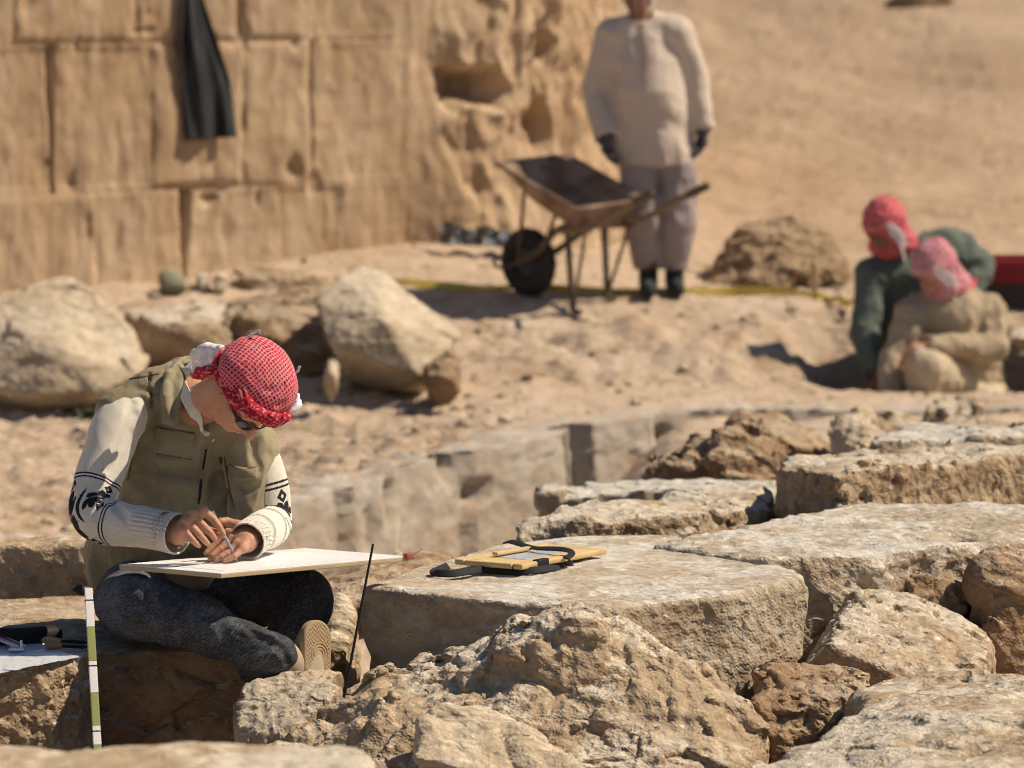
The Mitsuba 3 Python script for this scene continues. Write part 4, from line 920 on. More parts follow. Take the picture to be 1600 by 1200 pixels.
_vm = solid(vest_d, [pel - [0.27, 0.2, 0.0], pel + [0.27, 0.2, 0], nb, RS, LS, V(150, 600, 13.4), V(440, 660, 13.3)], 0.08, 0.0042)
scene['person__vest'] = mikit.ply(_vm, 'm_vest', smooth=True)
labels['person__vest'] = {'label': 'khaki work vest with chest pockets and a zip'}
# turned down collar of the vest, pocket flaps, zip
def plate(pix, th, wav=0.003, seed=0, vox=0.0034, m='m_vest', key='person__vest__collar'):
    c = [V(*q) for q in pix]; P = np.array(c); n = unit(np.cross(P[1] - P[0], P[2] - P[0])); n = n if n[1] < 0 else -n
    pl = hull_planes(np.vstack([P + n * th, P - n * th]))
    return put(key, solid(lambda p: hulld(p, pl, 0.003) + wav * FB(p, 24, 2, seed), P, 0.03, vox), m)
def collar_d(p):
    pts = [V(310, 556, 13.56), V(282, 564, 13.50), V(263, 586, 13.43), V(258, 620, 13.375), V(264, 655, 13.345)]
    a = chain(p, pts, [.010, .012, .014, .015, .012], .006)
    lap = hulld(p, _lap, 0.006)
    d = smin(a, lap, 0.012)
    return d + 0.0035 * RID(p, (22, 22, 14), 2, 3)
_L = np.array([V(288, 566, 13.475), V(266, 584, 13.435), V(249, 664, 13.345), V(274, 668, 13.335), V(288, 618, 13.375)]); _n = unit([-0.35, -0.9, 0.25])
_lap = hull_planes(np.vstack([_L + _n * 0.006, _L - _n * 0.006]))
put('person__vest__collar', solid(collar_d, [V(310, 556, 13.56), V(263, 586, 13.43), V(264, 668, 13.34), V(245, 664, 13.34)], 0.03, 0.003), 'm_vest')
mat('m_seam_shade', (0.105, 0.088, 0.05), 0.9)  # seam lines coloured darker, standing in for the shade seams gather
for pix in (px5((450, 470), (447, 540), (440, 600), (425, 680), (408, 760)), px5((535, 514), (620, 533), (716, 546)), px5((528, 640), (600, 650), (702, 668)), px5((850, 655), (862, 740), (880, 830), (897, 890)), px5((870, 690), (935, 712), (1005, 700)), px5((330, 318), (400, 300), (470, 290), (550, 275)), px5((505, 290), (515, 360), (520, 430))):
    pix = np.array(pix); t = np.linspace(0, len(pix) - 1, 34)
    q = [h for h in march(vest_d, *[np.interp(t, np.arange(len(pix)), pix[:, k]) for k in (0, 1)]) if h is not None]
    if len(q) > 2: put('person__vest__seam', tube(np.array(q) + [0, -0.0012, 0], 0.0019, 7), 'm_seam_shade')
_zx = np.array(px5((768, 620), (758, 680), (748, 740), (740, 800), (734, 870)))
_zp = [q for q in march(vest_d, *[np.interp(np.linspace(0, 4, 34), np.arange(5), _zx[:, k]) for k in (0, 1)]) if q is not None]
if len(_zp) > 2: put('person__vest__zip', strip(np.array(_zp) + [0, -0.001, 0], 0.0035, 0.0022, np.array([0, -1, 0.1])), 'm_black')
def flap(pix, key):
    q = march(vest_d, *np.array(pix).T)
    if any(x is None for x in q): return
    P = np.array(q); n = np.array([0, -1, 0.15])
    pl = hull_planes(np.vstack([P + n * 0.012, P - n * 0.012]))
    put(key, solid(lambda p: hulld(p, pl, 0.004) + 0.002 * FB(p, 30, 2, 4), P, 0.03, 0.0032), 'm_vest')
flap(px5((535, 518), (630, 536), (715, 548), (708, 600), (620, 596), (530, 580)), 'person__vest__pocket_flap')
flap(px5((868, 690), (940, 712), (1005, 700), (1000, 752), (935, 765), (872, 742)), 'person__vest__pocket_flap')

# jeans
_jR = Sleeve([V(222, 925, 13.62), V(205, 936, 13.42), V(215, 950, 13.14), V(290, 966, 12.98), V(360, 998, 12.89), V(432, 1024, 12.88)], [.115, .108, .095, .094, .09, .082, .07, .058])
_jL = Sleeve([V(335, 935, 13.62), V(420, 928, 13.45), V(482, 936, 13.26), V(478, 965, 13.18), V(440, 1005, 13.18), V(400, 1050, 13.2)], [.11, .10, .085, .075, .07, .062, .055])
def jeans_base(p):
    d = smin(_jR.d(p), _jL.d(p), 0.012)
    return smin(d, ell(p, V(275, 930, 13.68), np.eye(3), (0.20, 0.14, 0.12)), 0.03)
_jf = march_lines(jeans_base, [(q, max(r * 1.2, .009), dep * 1.5) for q, r, dep in [([(265, 960), (268, 985), (262, 1000)], .010, .012), ([(155, 945), (185, 948), (230, 952)], .008, .006), ([(170, 965), (215, 985), (262, 990)], .012, .008), ([(300, 940), (340, 970), (352, 1010)], .012, .007), ([(340, 1028), (385, 1022), (425, 1008)], .009, .012), ([(330, 1018), (380, 1008), (420, 996)], .008, .006), ([(425, 1005), (440, 1015), (448, 1035)], .008, .010), ([(355, 985), (395, 1000), (430, 1005)], .007, .005),
                    ([(470, 900), (490, 930), (495, 960)], .010, .006), ([(440, 985), (470, 965), (500, 955)], .008, .005), ([(200, 905), (230, 930), (240, 950)], .012, .008), ([(280, 945), (300, 990), (290, 1010)], .012, .010), ([(380, 975), (410, 1000), (440, 1012)], .008, .008), ([(360, 990), (400, 985), (430, 1000)], .007, -.006)]])
def jeans_d(p):
    d = jeans_base(p); w = np.abs(d) < 0.03; q = p[w]; e = d[w]
    e = e + creases(q, _jf)
    e = e + 0.009 * RID(q, (9, 9, 15), 2, 4) + 0.004 * FB(q, 24, 2, 1)
    d[w] = e
    return d
scene['person__jeans'] = mikit.ply(solid(jeans_d, np.vstack([_jR.c, _jL.c]), 0.13, 0.0052), 'm_denim', smooth=True)
labels['person__jeans'] = {'label': 'dark blue jeans, legs crossed'}

# shoe with its patterned sole turned to the viewer
sn = unit([0.72, -0.66, 0.12]); sl = unit(np.array([-0.06, 0.25, 0.96]) - sn * (sn @ np.array([-0.06, 0.25, 0.96]))); sw = np.cross(sl, sn)
SC = V(495, 1046, 12.92)
def sole_out(p, g=0.0):
    q = p - SC; x, y, z = q @ sw, q @ sl, q @ sn
    wy = 0.046 + 0.006 * np.sin(y * 14 + 0.5)
    yy = np.maximum(np.abs(y) - 0.085, 0)
    return np.sqrt((x * (0.046 / wy)) ** 2 + yy ** 2) - (0.046 + g), x, y, z
def sole_d(p):
    o, x, y, z = sole_out(p)
    d = smax(o, np.abs(z + 0.008) - 0.013, 0.008)
    c = np.hypot(x - 0.006, y - 0.040); inn = sst(-0.004, -0.009, o)
    ring = np.where(c < 0.034, np.cos(c * 2 * math.pi / 0.0085), np.cos(x * 560) * np.cos(y * 520 + np.sin(x * 200)))
    return d + 0.0016 * ring * inn * (z > -0.004)
def shoe_d(p):
    o, x, y, z = sole_out(p)
    q = p - SC
    u = ell(p, SC - sn * 0.035 - sl * 0.01, np.array([sw, sl, sn]), (0.048, 0.128, 0.045))
    a = cap(p, SC - sn * 0.05 + sl * -0.02, V(440, 1026, 12.89), 0.046, 0.048)
    return smin(u, a, 0.02)
put('person__shoe', solid(shoe_d, [SC - 0.14, SC + 0.14, V(440, 1026, 12.89)], 0.02, 0.0035), 'm_shoe')
put('person__shoe__sole', solid(sole_d, [SC - 0.14, SC + 0.14], 0.02, 0.0016), 'm_sole')
labels['person__shoe__sole'] = {'label': 'tan rubber sole with a tread of rings'}

# headscarf
def dome_d(p):
    q = (p - HC) @ HF.T
    d = ell(q, (-0.010, 0, 0.040), np.eye(3), (0.122, 0.106, 0.100))
    d = smin(d, ell(q, (-0.045, 0.016, 0.036), np.eye(3), (0.088, 0.096, 0.078)), 0.03)
    d = d + 0.010 * FB(q, 8, 2, 1) - 0.0032 * RID(q, (16, 26, 20), 2, 4)
    for (a, b, r, dep) in [((0.075, 0.085, 0.045), (0.09, -0.05, 0.10), .010, .010), ((0.05, 0.095, 0.045), (0.07, -0.02, 0.125), .010, .009), ((0.02, 0.10, 0.05), (0.03, 0.03, 0.13), .010, .008), ((0.09, 0.06, 0.05), (0.108, -0.06, 0.075), .007, .008)]:
        d = d + dep * np.exp(-(cap(q, a, b, 0, 0) / r) ** 2)
    pl = (q[:, 2] - (0.026 + 0.36 * q[:, 0]))
    d = smax(d, -pl, 0.01)
    inner = ell(q, (-0.012, 0, 0.025), np.eye(3), (0.100, 0.079, 0.096))
    return smax(d, -inner, 0.004)
_dv, _df = solid(dome_d, [HC - 0.16, HC + 0.17], 0.01, 0.0026)
_q = (_dv - hp(-0.01, 0, 0.03)) @ HF.T
_q /= np.linalg.norm(_q, axis=1, keepdims=True)
_th = np.arccos(np.clip(_q[:, 2], -1, 1)); _az = np.arctan2(_q[:, 1], _q[:, 0]) + 0.5
scene['person__headscarf'] = mikit.ply((_dv, _df), 'm_scarf', smooth=True, uv=np.stack([_th * 0.108 * np.cos(_az), _th * 0.108 * np.sin(_az)], 1))
labels['person__headscarf'] = {'label': 'red and white checked headscarf wound round the head'}
def loop_pt(a, du=0.0, k=1.0):
    return hp((-0.006 + 0.112 * math.cos(a)) * k, 0.093 * math.sin(a) * k, 0.026 + du + 0.046 * math.cos(a))
def rope(c, rad, seed, sides=28):
    m = tube(c, rad, sides); v = np.array(m.vertices); n = len(c)
    L = np.r_[0, np.cumsum(np.linalg.norm(np.diff(c, axis=0), axis=1))]
    ang = np.tile(np.arange(sides) * 2 * np.pi / sides, n); ll = np.repeat(L, sides); cc = np.repeat(c, sides, 0)
    k = 1 + 0.13 * np.cos(3 * ang + ll * 16 + seed) + 0.08 * FB(v[:len(cc)], 22, 2, int(seed))
    v[:len(cc)] = cc + (v[:len(cc)] - cc) * k[:, None]
    uv = np.vstack([np.stack([ll, (ang + ll * 5) * rad.mean()], 1), [[0, 0], [L[-1], 0]]])
    return v, np.array(m.faces), uv
_strands = []
for a0, a1, d0, d1, k0, k1, r0 in [(-1.9, 1.0, 0.0, -0.004, .98, .97, .0165), (0.35, 3.0, 0.014, -0.012, 1.01, 1.01, .025), (0.1, 2.6, 0.030, 0.036, .99, 1.04, .017), (1.0, 3.3, -0.010, -0.020, .97, .98, .017), (-2.9, -0.6, 0.0, 0.012, .98, .98, .016), (-1.2, 0.7, 0.017, 0.014, .98, .99, .011)]:
    aa = np.linspace(a0, a1, 46); t = np.linspace(0, 1, 46)
    c = np.array([loop_pt(x, d0 + (d1 - d0) * y + 0.004 * math.sin(5 * x), k0 + (k1 - k0) * y) for x, y in zip(aa, t)])
    _strands.append((cKDTree(c), r0 * (0.45 + 0.55 * np.sin(np.clip(t, .08, .92) * math.pi)) * (1 + 0.12 * np.sin(aa * 7))))
def folds_d(p):
    d = np.full(len(p), 0.5)
    for tr, r in _strands:
        e, i = tr.query(p); d = smin(d, e * 1.0 - r[i], 0.004)
    w = d < 0.04
    q = (p[w] - HC) @ HF.T; s_ = np.arctan2(q[:, 1], q[:, 0])
    d[w] += 0.0028 * np.cos(q[:, 2] * 620 + s_ * 9 + 3 * N(p[w], 24, 1)) + 0.003 * FB(p[w], 40, 2, 3)
    return d
put('person__headscarf__twisted_fold', solid(folds_d, [HC - 0.14, HC + 0.14], 0.03, 0.0024), 'm_scarf_band')
# loose white ends and fringe at the nape and the brow
def tail_d(p):
    a = chain(p, [V(345, 548, 13.18), V(325, 546, 13.24), V(306, 556, 13.30), V(304, 572, 13.32)], [.018, .022, .018, .010], .01)
    b = chain(p, [V(340, 560, 13.19), V(322, 566, 13.24), V(306, 578, 13.28)], [.018, .020, .012], .01)
    return smin(a, b, 0.008) + 0.005 * RID(p, (24, 24, 16), 2, 2)
put('person__headscarf__loose_end', solid(tail_d, [V(345, 548, 13.18), V(304, 580, 13.32)], 0.04, 0.003), 'm_white_cloth')
put('person__headscarf__loose_end', solid(lambda p: chain(p, [V(328, 580, 13.19), V(312, 583, 13.24), V(303, 588, 13.27)], [.016, .017, .008], .01) + 0.004 * RID(p, 26, 2, 4), [V(328, 580, 13.19), V(303, 590, 13.27)], 0.04, 0.003), 'm_scarf_band', uv=None)
put('person__headscarf__loose_end', solid(lambda p: chain(p, [V(466, 618, 13.06), V(465, 634, 13.03), V(455, 643, 13.01)], [.006, .012, .008], .006) + 0.004 * RID(p, 40, 2, 3), [V(468, 615, 13.06), V(452, 645, 13.0)], 0.03, 0.0025), 'm_white_cloth')
_fr = [tube(spline([V(371, 540, 13.12), V(384, 530, 13.10), V(396, 522, 13.09)], 14), np.linspace(.0055, .004, 14), 8)]
_rf = np.random.default_rng(3)
for k in range(7): _fr.append(tube(spline([V(394, 523, 13.09), V(400 + _rf.uniform(-2, 2), 519 + _rf.uniform(-3, 2), 13.09), V(405 + _rf.uniform(-3, 4), 517 + _rf.uniform(-4, 5), 13.085)], 8), 0.0012, 5))
for k in range(6): _fr.append(tube(spline([V(462, 583, 13.05), V(466 + _rf.uniform(-1, 2), 577 + _rf.uniform(-2, 2), 13.05), V(468 + _rf.uniform(-3, 2), 573 + _rf.uniform(-2, 6), 13.05)], 8), 0.0022, 5))
put('person__headscarf__fringe', cat(_fr[:8]), 'm_white_cloth')
put('person__headscarf__fringe', cat(_fr[8:]), 'm_white_cloth')
# sunglasses
def glasses_d(p):
    q = (p - HC) @ HF.T
    shell = np.abs(ell(q, (0.0, 0, -0.008), np.eye(3), (0.108, 0.084, 0.20))) - 0.0016
    lens = None
    for s in (-1, 1):
        e = np.hypot((q[:, 1] - s * 0.036) / 1.45, (q[:, 2] + 0.008) * 1.0) - 0.0185
        lens = e if lens is None else np.minimum(lens, e)
    lens = smin(lens, np.maximum(np.abs(q[:, 1]) - 0.02, np.abs(q[:, 2] + 0.002) - 0.004), 0.006)
    d = smax(shell, smax(lens, -q[:, 0], 0.002), 0.0015)
    for s in (-1, 1):
        d = np.minimum(d, chain(q, [(0.070, s * 0.066, -0.002), (0.03, s * 0.082, 0.0), (-0.01, s * 0.087, 0.004), (-0.03, s * 0.084, -0.006)], [.0045, .004, .0035, .003]))
    return d
put('person__sunglasses', solid(glasses_d, [hp(0.13, -0.1, -0.05), hp(0.13, 0.1, 0.05), hp(-0.05, 0.1, 0.03), hp(-0.05, -0.1, -0.04)], 0.01, 0.0016), 'm_shades')

# ------------------------------------------------------------------ drawing board, pen and the things on the stones
def board_tex(p, n, uv): return mix((0.70, 0.72, 0.72), (0.63, 0.65, 0.66), fbm(p.x * 8, p.y * 8, p.z * 8, 2))
mat('m_paper', proc(board_tex), 0.55, spec=0.3)
def ply_tex(p, n, uv): return mix((0.42, 0.33, 0.20), (0.55, 0.45, 0.29), fbm(p.x * 20, p.y * 20, p.z * 160, 2))
mat('m_plywood', proc(ply_tex), 0.7)
BN = V(345, 897, 12.79); BR = V(640, 870, 13.15); BL = V(183, 883, 13.19)
bx, by_ = BR - BN, BL - BN; bw, bh = np.linalg.norm(bx), np.linalg.norm(by_); bx = bx / bw; by_ = unit(by_ - bx * (by_ @ bx)); bz = np.cross(bx, by_); bz = bz if bz[2] > 0 else -bz
BC = BN + bx * bw / 2 + by_ * bh / 2
scene['drawing_board__panel'] = mikit.ply(rbox(BC - bz * 0.006, [bx, by_, bz], (bw / 2, bh / 2, 0.0055), 0.0015), 'm_plywood')
scene['drawing_board__white_face'] = mikit.ply(rbox(BC + bz * 0.0006, [bx, by_, bz], (bw / 2 - 0.001, bh / 2 - 0.001, 0.0009), 0.0004), 'm_paper')
tag('drawing_board', 'thin white drawing board lying across the sitting man\'s knees', 'drawing board')
mat('m_sheet', (0.74, 0.76, 0.78), 0.4, spec=0.3)
scene['paper_sheet'] = mikit.ply(rbox(BC + bz * 0.0020 - bx * 0.02 - by_ * 0.01, [bx, by_, bz], (bw / 2 - 0.07, bh / 2 - 0.07, 0.0005), 0.0002), 'm_sheet')
tag('paper_sheet', 'white sheet of drawing film fixed on the drawing board under the hands', 'paper')
def on_board(u, v):
    d = ray(u, v); o = np.array([0, 0, CAM_H]); return o + d * (((BC - o) @ bz + 0.0025) / (d @ bz))
# pen
mat('m_pen', (0.30, 0.33, 0.42), 0.25, spec=0.6)
mat('m_steel', (0.75, 0.75, 0.75), 0.25, metallic=1.0)
_pt = on_board(372, 879); _pe = V(331, 798, 13.125); _pd = unit(_pe - _pt); _pl = np.linalg.norm(_pe - _pt)
scene['pen__barrel'] = mikit.ply(tube([_pt + _pd * a for a in (0.018, 0.022, 0.05, _pl * 0.8, _pl - 0.012)], [.0026, .0036, .0042, .0044, .0042], 14), 'm_pen', smooth=30)
scene['pen__point'] = mikit.ply(tube([_pt + _pd * a for a in (0.0, 0.006, 0.018)], [.0006, .0014, .0027], 10), 'm_steel', smooth=30)
scene['pen__cap'] = mikit.ply(tube([_pt + _pd * a for a in (_pl - 0.012, _pl - 0.010, _pl - 0.002, _pl)], [.0046, .0046, .0044, .003], 14), 'm_steel', smooth=30)
tag('pen', 'slim bluish pen held upright in the drawing hand', 'pen')

# measuring pole standing in front of the seat block
_m0, _m1 = V(152, 1164, 12.55), V(138, 919, 12.72)
_md = unit(_m1 - _m0); _ml = np.linalg.norm(_m1 - _m0); _ax = frame_from(_md, (0.25, -1, 0))
mat('m_pole_white', (0.80, 0.80, 0.80), 0.5); mat('m_pole_green', (0.30, 0.34, 0.13), 0.5)
_e = [0, .12, .33, .53, .75, 1.0]
for k, (a, b) in enumerate(zip(_e[:-1], _e[1:])):
    put('measuring_pole__white_band' if k % 2 == 0 else 'measuring_pole__green_band', rbox(_m0 + _md * _ml * (a + b) / 2, _ax, (_ml * (b - a) / 2, 0.0105, 0.004), 0.001), 'm_pole_white' if k % 2 == 0 else 'm_pole_green')
_low = (_m0[2] + 0.93) / _md[2]
for k in range(4):
    put('measuring_pole__green_band' if k % 2 == 0 else 'measuring_pole__white_band', rbox(_m0 - _md * _low * (k + .5) / 4, _ax, (_low / 8, 0.0105, 0.004), 0.001), 'm_pole_green' if k % 2 == 0 else 'm_pole_white')
for a in (.085, .50, .92):
    put('measuring_pole__mark', rbox(_m0 + _md * _ml * a, _ax, (0.002, 0.0112, 0.0046), 0.0006), 'm_black')
_ck = _m1 + [-0.022, 0.0, -0.002]
put('measuring_pole__clamp', cat([rbox(_m1 + [-0.008, 0, -0.012], np.eye(3), (0.012, 0.008, 0.006), 0.002), rbox(_ck, np.eye(3), (0.008, 0.006, 0.013), 0.002), rbox(_ck + [-0.006, 0, 0.004], frame_from((1, 0, 0.8), (0, 1, 0)), (0.015, 0.005, 0.004), 0.002), rbox(_ck + [-0.006, 0, -0.006], frame_from((1, 0, -0.8), (0, 1, 0)), (0.013, 0.005, 0.004), 0.002)]), 'm_black')
tag('measuring_pole', 'narrow measuring pole with white and green bands beside the sitting man', 'measuring pole')
# thin iron rod
scene['iron_rod'] = mikit.ply(tube([V(537, 1090, 12.62), V(540, 1078, 12.62), V(562, 960, 12.66), V(583, 850, 12.70)], [.004, .0038, .0035, .003], 10), 'm_black', smooth=40)
tag('iron_rod', 'thin dark iron rod stuck upright in the rock beside the shoe', 'rod')

# wooden string frame with its strap on the large slab
mat('m_wood', proc(lambda p, n, uv: mix((0.50, 0.36, 0.17), (0.62, 0.48, 0.26), fbm(p.x * 14, p.y * 60, p.z * 60, 3))), 0.6, spec=0.3)
mat('m_film', (0.36, 0.40, 0.47), 0.3, spec=0.5)
mat('m_strap', (0.025, 0.025, 0.03), 0.75)
def top_of(fn, u, v): return march(fn, u, v, 12, 16)
FZ = 0.178
fN, fL_, fR_ = VZ(812, 886, FZ), VZ(697, 880, FZ), VZ(945, 861, FZ)
fx = fR_ - fN; fy = fL_ - fN; fw, fh = np.linalg.norm(fx), np.linalg.norm(fy); fx /= fw; fy = unit(fy - fx * (fy @ fx)); fh *= 0.95
fz = np.array([0, 0, 1.0]); FA = [fx, fy, fz]
def fpt(a, b, z=0.0): return fN + fx * a * fw + fy * b * fh + fz * z
hb = 0.008
put('sketch_tablet__rail', rbox(fpt(0.5, 0.035), FA, (fw / 2, 0.016, hb), 0.003), 'm_wood')
put('sketch_tablet__rail', rbox(fpt(0.5, 0.965), FA, (fw / 2, 0.016, hb), 0.003), 'm_wood')
put('sketch_tablet__rail', rbox(fpt(0.03, 0.5), FA, (0.016, fh / 2 - 0.026, hb - 0.0005), 0.003), 'm_wood')
put('sketch_tablet__rail', rbox(fpt(0.97, 0.5), FA, (0.016, fh / 2 - 0.026, hb - 0.0005), 0.003), 'm_wood')
put('sketch_tablet__panel', rbox(fpt(0.5, 0.5, -0.0005), FA, (fw / 2 - 0.018, fh / 2 - 0.018, 0.0068), 0.001), 'm_wood')
put('sketch_tablet__film', rbox(fpt(0.52, 0.45, 0.0068), FA, (fw / 2 - 0.09, fh / 2 - 0.06, 0.0008), 0.0003), 'm_film')
put('sketch_tablet__clip', rbox(fpt(0.24, -0.005, 0.001), FA, (0.028, 0.010, hb + 0.003), 0.002), 'm_strap')
tag('sketch_tablet', 'tan wood edged drawing tablet with grey film lying on the large slab', 'drawing tablet')
put('wooden_lath', rbox(VZ(800, 861, FZ + 0.016), frame_from(VZ(832, 856, FZ + .016) - VZ(752, 869, FZ + .016), (0, 0, 1)), (0.08, 0.010, 0.005), 0.002), 'm_wood')
tag('wooden_lath', 'short light wooden lath lying on the left end of the drawing tablet', 'lath')
_s1 = spline([VZ(700, 884, 0.172), VZ(686, 890, 0.165), VZ(679, 895, 0.163), VZ(700, 896, 0.163), VZ(760, 890, 0.163), VZ(815, 893, 0.163), VZ(868, 888, 0.163), VZ(888, 880, 0.165), VZ(884, 874, 0.176)], 90)
_s2 = spline([VZ(884, 872, 0.188), VZ(893, 866, 0.195), VZ(890, 861, 0.20), VZ(850, 857, 0.20), VZ(815, 851, 0.20), VZ(796, 846, 0.205), VZ(790, 848, 0.198)], 80)
scene['strap'] = mikit.ply(cat([strip(_s1, 0.011, 0.0025, np.array([0, -0.9, 0.4])), strip(_s2, 0.010, 0.0025, np.array([0, -0.5, 0.8]))]), 'm_strap', smooth=40)
tag('strap', 'black carrying strap looped round the drawing tablet', 'strap')

# things on the block at the left: clear plastic sheet, ruler, tube, hand tools
tz = -0.012
def plz(u, v, z=tz): return VZ(u, v, z)
_q = [plz(-40, 1012), plz(60, 1006), plz(124, 1028), plz(60, 1040), plz(-40, 1062)]
def sheet_poly(pts, th, wav, nn=36):
    from shapely.geometry import Polygon, Point
    P = np.array(pts); z0 = P[:, 2].mean()
    m = trimesh.creation.triangulate_polygon(Polygon(P[:, :2]), engine='earcut')
    v = np.c_[m[0], np.full(len(m[0]), z0)]; f = m[1]
    t = trimesh.Trimesh(v, f, process=False)
    for _ in range(6): t = t.subdivide()
    v = np.array(t.vertices); v[:, 2] += wav * FB(v, 9, 3, 2) + wav * 0.4 * RID(v, 22, 2, 1)
    top = trimesh.Trimesh(v + [0, 0, th], t.faces, process=False); bot = trimesh.Trimesh(v, t.faces[:, ::-1], process=False)
    e = t.edges_sorted; u_, c_ = np.unique(e, axis=0, return_counts=True); be = u_[c_ == 1]; n = len(v)
    sides = np.vstack([[[a, b, b + n], [a, b + n, a + n]] for a, b in be])
    return trimesh.Trimesh(np.vstack([v, v + [0, 0, th]]), np.vstack([t.faces[:, ::-1], t.faces + n, sides]), process=False)
scene['m_clear'] = {'type': 'twosided', 'bsdf': {'type': 'principled', 'base_color': {'type': 'rgb', 'value': [0.50, 0.54, 0.60]}, 'roughness': 0.22, 'specular': 0.7, 'clearcoat': 0.6}}
scene['plastic_sheet'] = mikit.ply(sheet_poly(_q, 0.0015, 0.006), 'm_clear', smooth=30)
tag('plastic_sheet', 'pale bluish shiny plastic drawing sheet on the sunlit block, bottom left', 'plastic sheet')
_ra, _rb = plz(-30, 984, 0.012), plz(32, 1010, 0.006); _rx = frame_from(_rb - _ra, (0, 0, 1))
mat('m_grey_plastic', (0.45, 0.42, 0.44), 0.4, spec=0.5); mat('m_darkred', (0.16, 0.035, 0.04), 0.5)
_rl = np.linalg.norm(_rb - _ra) / 2
put('scale_ruler__body', rbox((_ra + _rb) / 2, _rx, (_rl, 0.016, 0.0035), 0.001), 'm_grey_plastic')
put('scale_ruler__red_edge', rbox((_ra + _rb) / 2 + _rx[2] * 0.0045, _rx, (_rl, 0.004, 0.0018), 0.0005), 'm_darkred')
put('scale_ruler__clip', cat([rbox(_rb + [0.002, 0, 0.004], np.eye(3), (0.003, 0.004, 0.013), 0.001), rbox(_rb + [-0.01, -0.01, -0.006], np.eye(3), (0.02, 0.012, 0.003), 0.001)]), 'm_sheet')
tag('scale_ruler', 'grey plastic ruler with a dark red edge on the shiny plastic sheet', 'ruler')
put('black_tube', tube(spline([plz(-40, 994, 0.01), plz(20, 996, 0.008), plz(88, 990, 0.006)], 16), [.026] * 15 + [.024], 18), 'm_black')
tag('black_tube', 'short black tube lying behind the ruler in the man\'s shadow', 'tube')
mat('m_handle', (0.42, 0.20, 0.10), 0.5); mat('m_cork', (0.50, 0.34, 0.16), 0.8)
for k, (a, b) in enumerate([((66, 1000), (138, 1004)), ((70, 1008), (136, 1011))]):
    A, B = plz(*a, 0.0), plz(*b, 0.0); d = B - A
    key = 'hand_tool' if k == 0 else 'hand_tool_001'
    put(key + '__handle', tube([A, A + d * .05, A + d * .15, A + d * .35, A + d * .42], [.004, .009, .011, .008, .005], 12), 'm_handle' if k else 'm_cork')
    put(key + '__blade', tube([A + d * .42, A + d * .5, A + d * .9, A + d], [.004, .0045, .0055, .002], 8), 'm_black')
    tag(key, ['cork handled hand tool behind the shiny plastic sheet, farther of two', 'reddish wooden handled hand tool by the shiny plastic sheet, nearer of two'][k], 'hand tool')

# little red clip with a loose thread on the right tip of the board
mat('m_red_clip', (0.36, 0.10, 0.07), 0.5)
_k0 = BR - bx * 0.004 + bz * 0.002
put('corner_clip__jaw', rbox(_k0, [bx, by_, bz], (0.012, 0.009, 0.008), 0.002), 'm_red_clip')
put('corner_clip__thread', tube(spline([_k0 + bx * 0.01, _k0 + bx * 0.022 + bz * 0.006, _k0 + bx * 0.036 + bz * 0.010, _k0 + bx * 0.046 + bz * 0.018], 20), 0.0012, 6), 'm_red_clip')
tag('corner_clip', 'tiny reddish clip on the right tip of the drawing board', 'clip')

# ------------------------------------------------------------------ background: wheelbarrow, workers, tape, cloths
mat('m_rust', proc(lambda p, n, uv: mix((0.18, 0.112, 0.075), (0.31, 0.235, 0.175), smoothstep(0.35, 0.7, fbm(p.x * 9, p.y * 9, p.z * 12, 3)))), 0.75, spec=0.3)
mat('m_rubber', (0.045, 0.040, 0.038), 0.85)
mat('m_tube', (0.10, 0.075, 0.055), 0.6, spec=0.4)
mat('m_handle_wood', (0.23, 0.165, 0.11), 0.8)
mat('m_rim', (0.07, 0.085, 0.11), 0.6)
WC = V(893, 284, 26.15); e1 = np.array([0.417, -0.42, -0.22]); e2 = np.array([0.383, 0.40, 0.03])
def W(a, b, z=0.0): return WC + e1 * a + e2 * b + np.array([0, 0, z])
g1 = unit([e1[0], e1[1], 0.0]); g2 = unit(e2)
# tray: sheet steel hopper
_rim = [W(-.5, -.5), W(.5, -.5), W(.5, .5), W(-.5, .5)]
_bot = [W(-.24, -.30, -.14), W(.35, -.30, -.17), W(.35, .30, -.17), W(-.24, .30, -.14)]
def tray():
    o = np.array(_rim); b = np.array(_bot); ctr = np.vstack([o, b]).mean(0)
    out = hull_planes(np.vstack([o, b])); inn = hull_planes(np.vstack([ctr + (o - ctr) * 0.975 + [0, 0, 0.03], ctr + (b - ctr) * 0.97 + [0, 0, 0.012]]))
    return solid(lambda p: smax(hulld(p, out, 0.01), -hulld(p, inn, 0.015), 0.003), np.vstack([o, b]), 0.03, 0.008)
scene['wheelbarrow__tray'] = mikit.ply(tray(), 'm_rust', smooth=40)
_rp = np.array(_rim + [_rim[0]]); _rp = np.vstack([np.linspace(_rp[k], _rp[k + 1], 8, endpoint=False) for k in range(4)] + [_rp[:1]])
scene['wheelbarrow__rim_tube'] = mikit.ply(tube(_rp, 0.012, 8), 'm_rust', smooth=True)
WH = V(826, 421, 26.33); WH[2] = 0.183 + float(ground_z(WH[0], WH[1]))
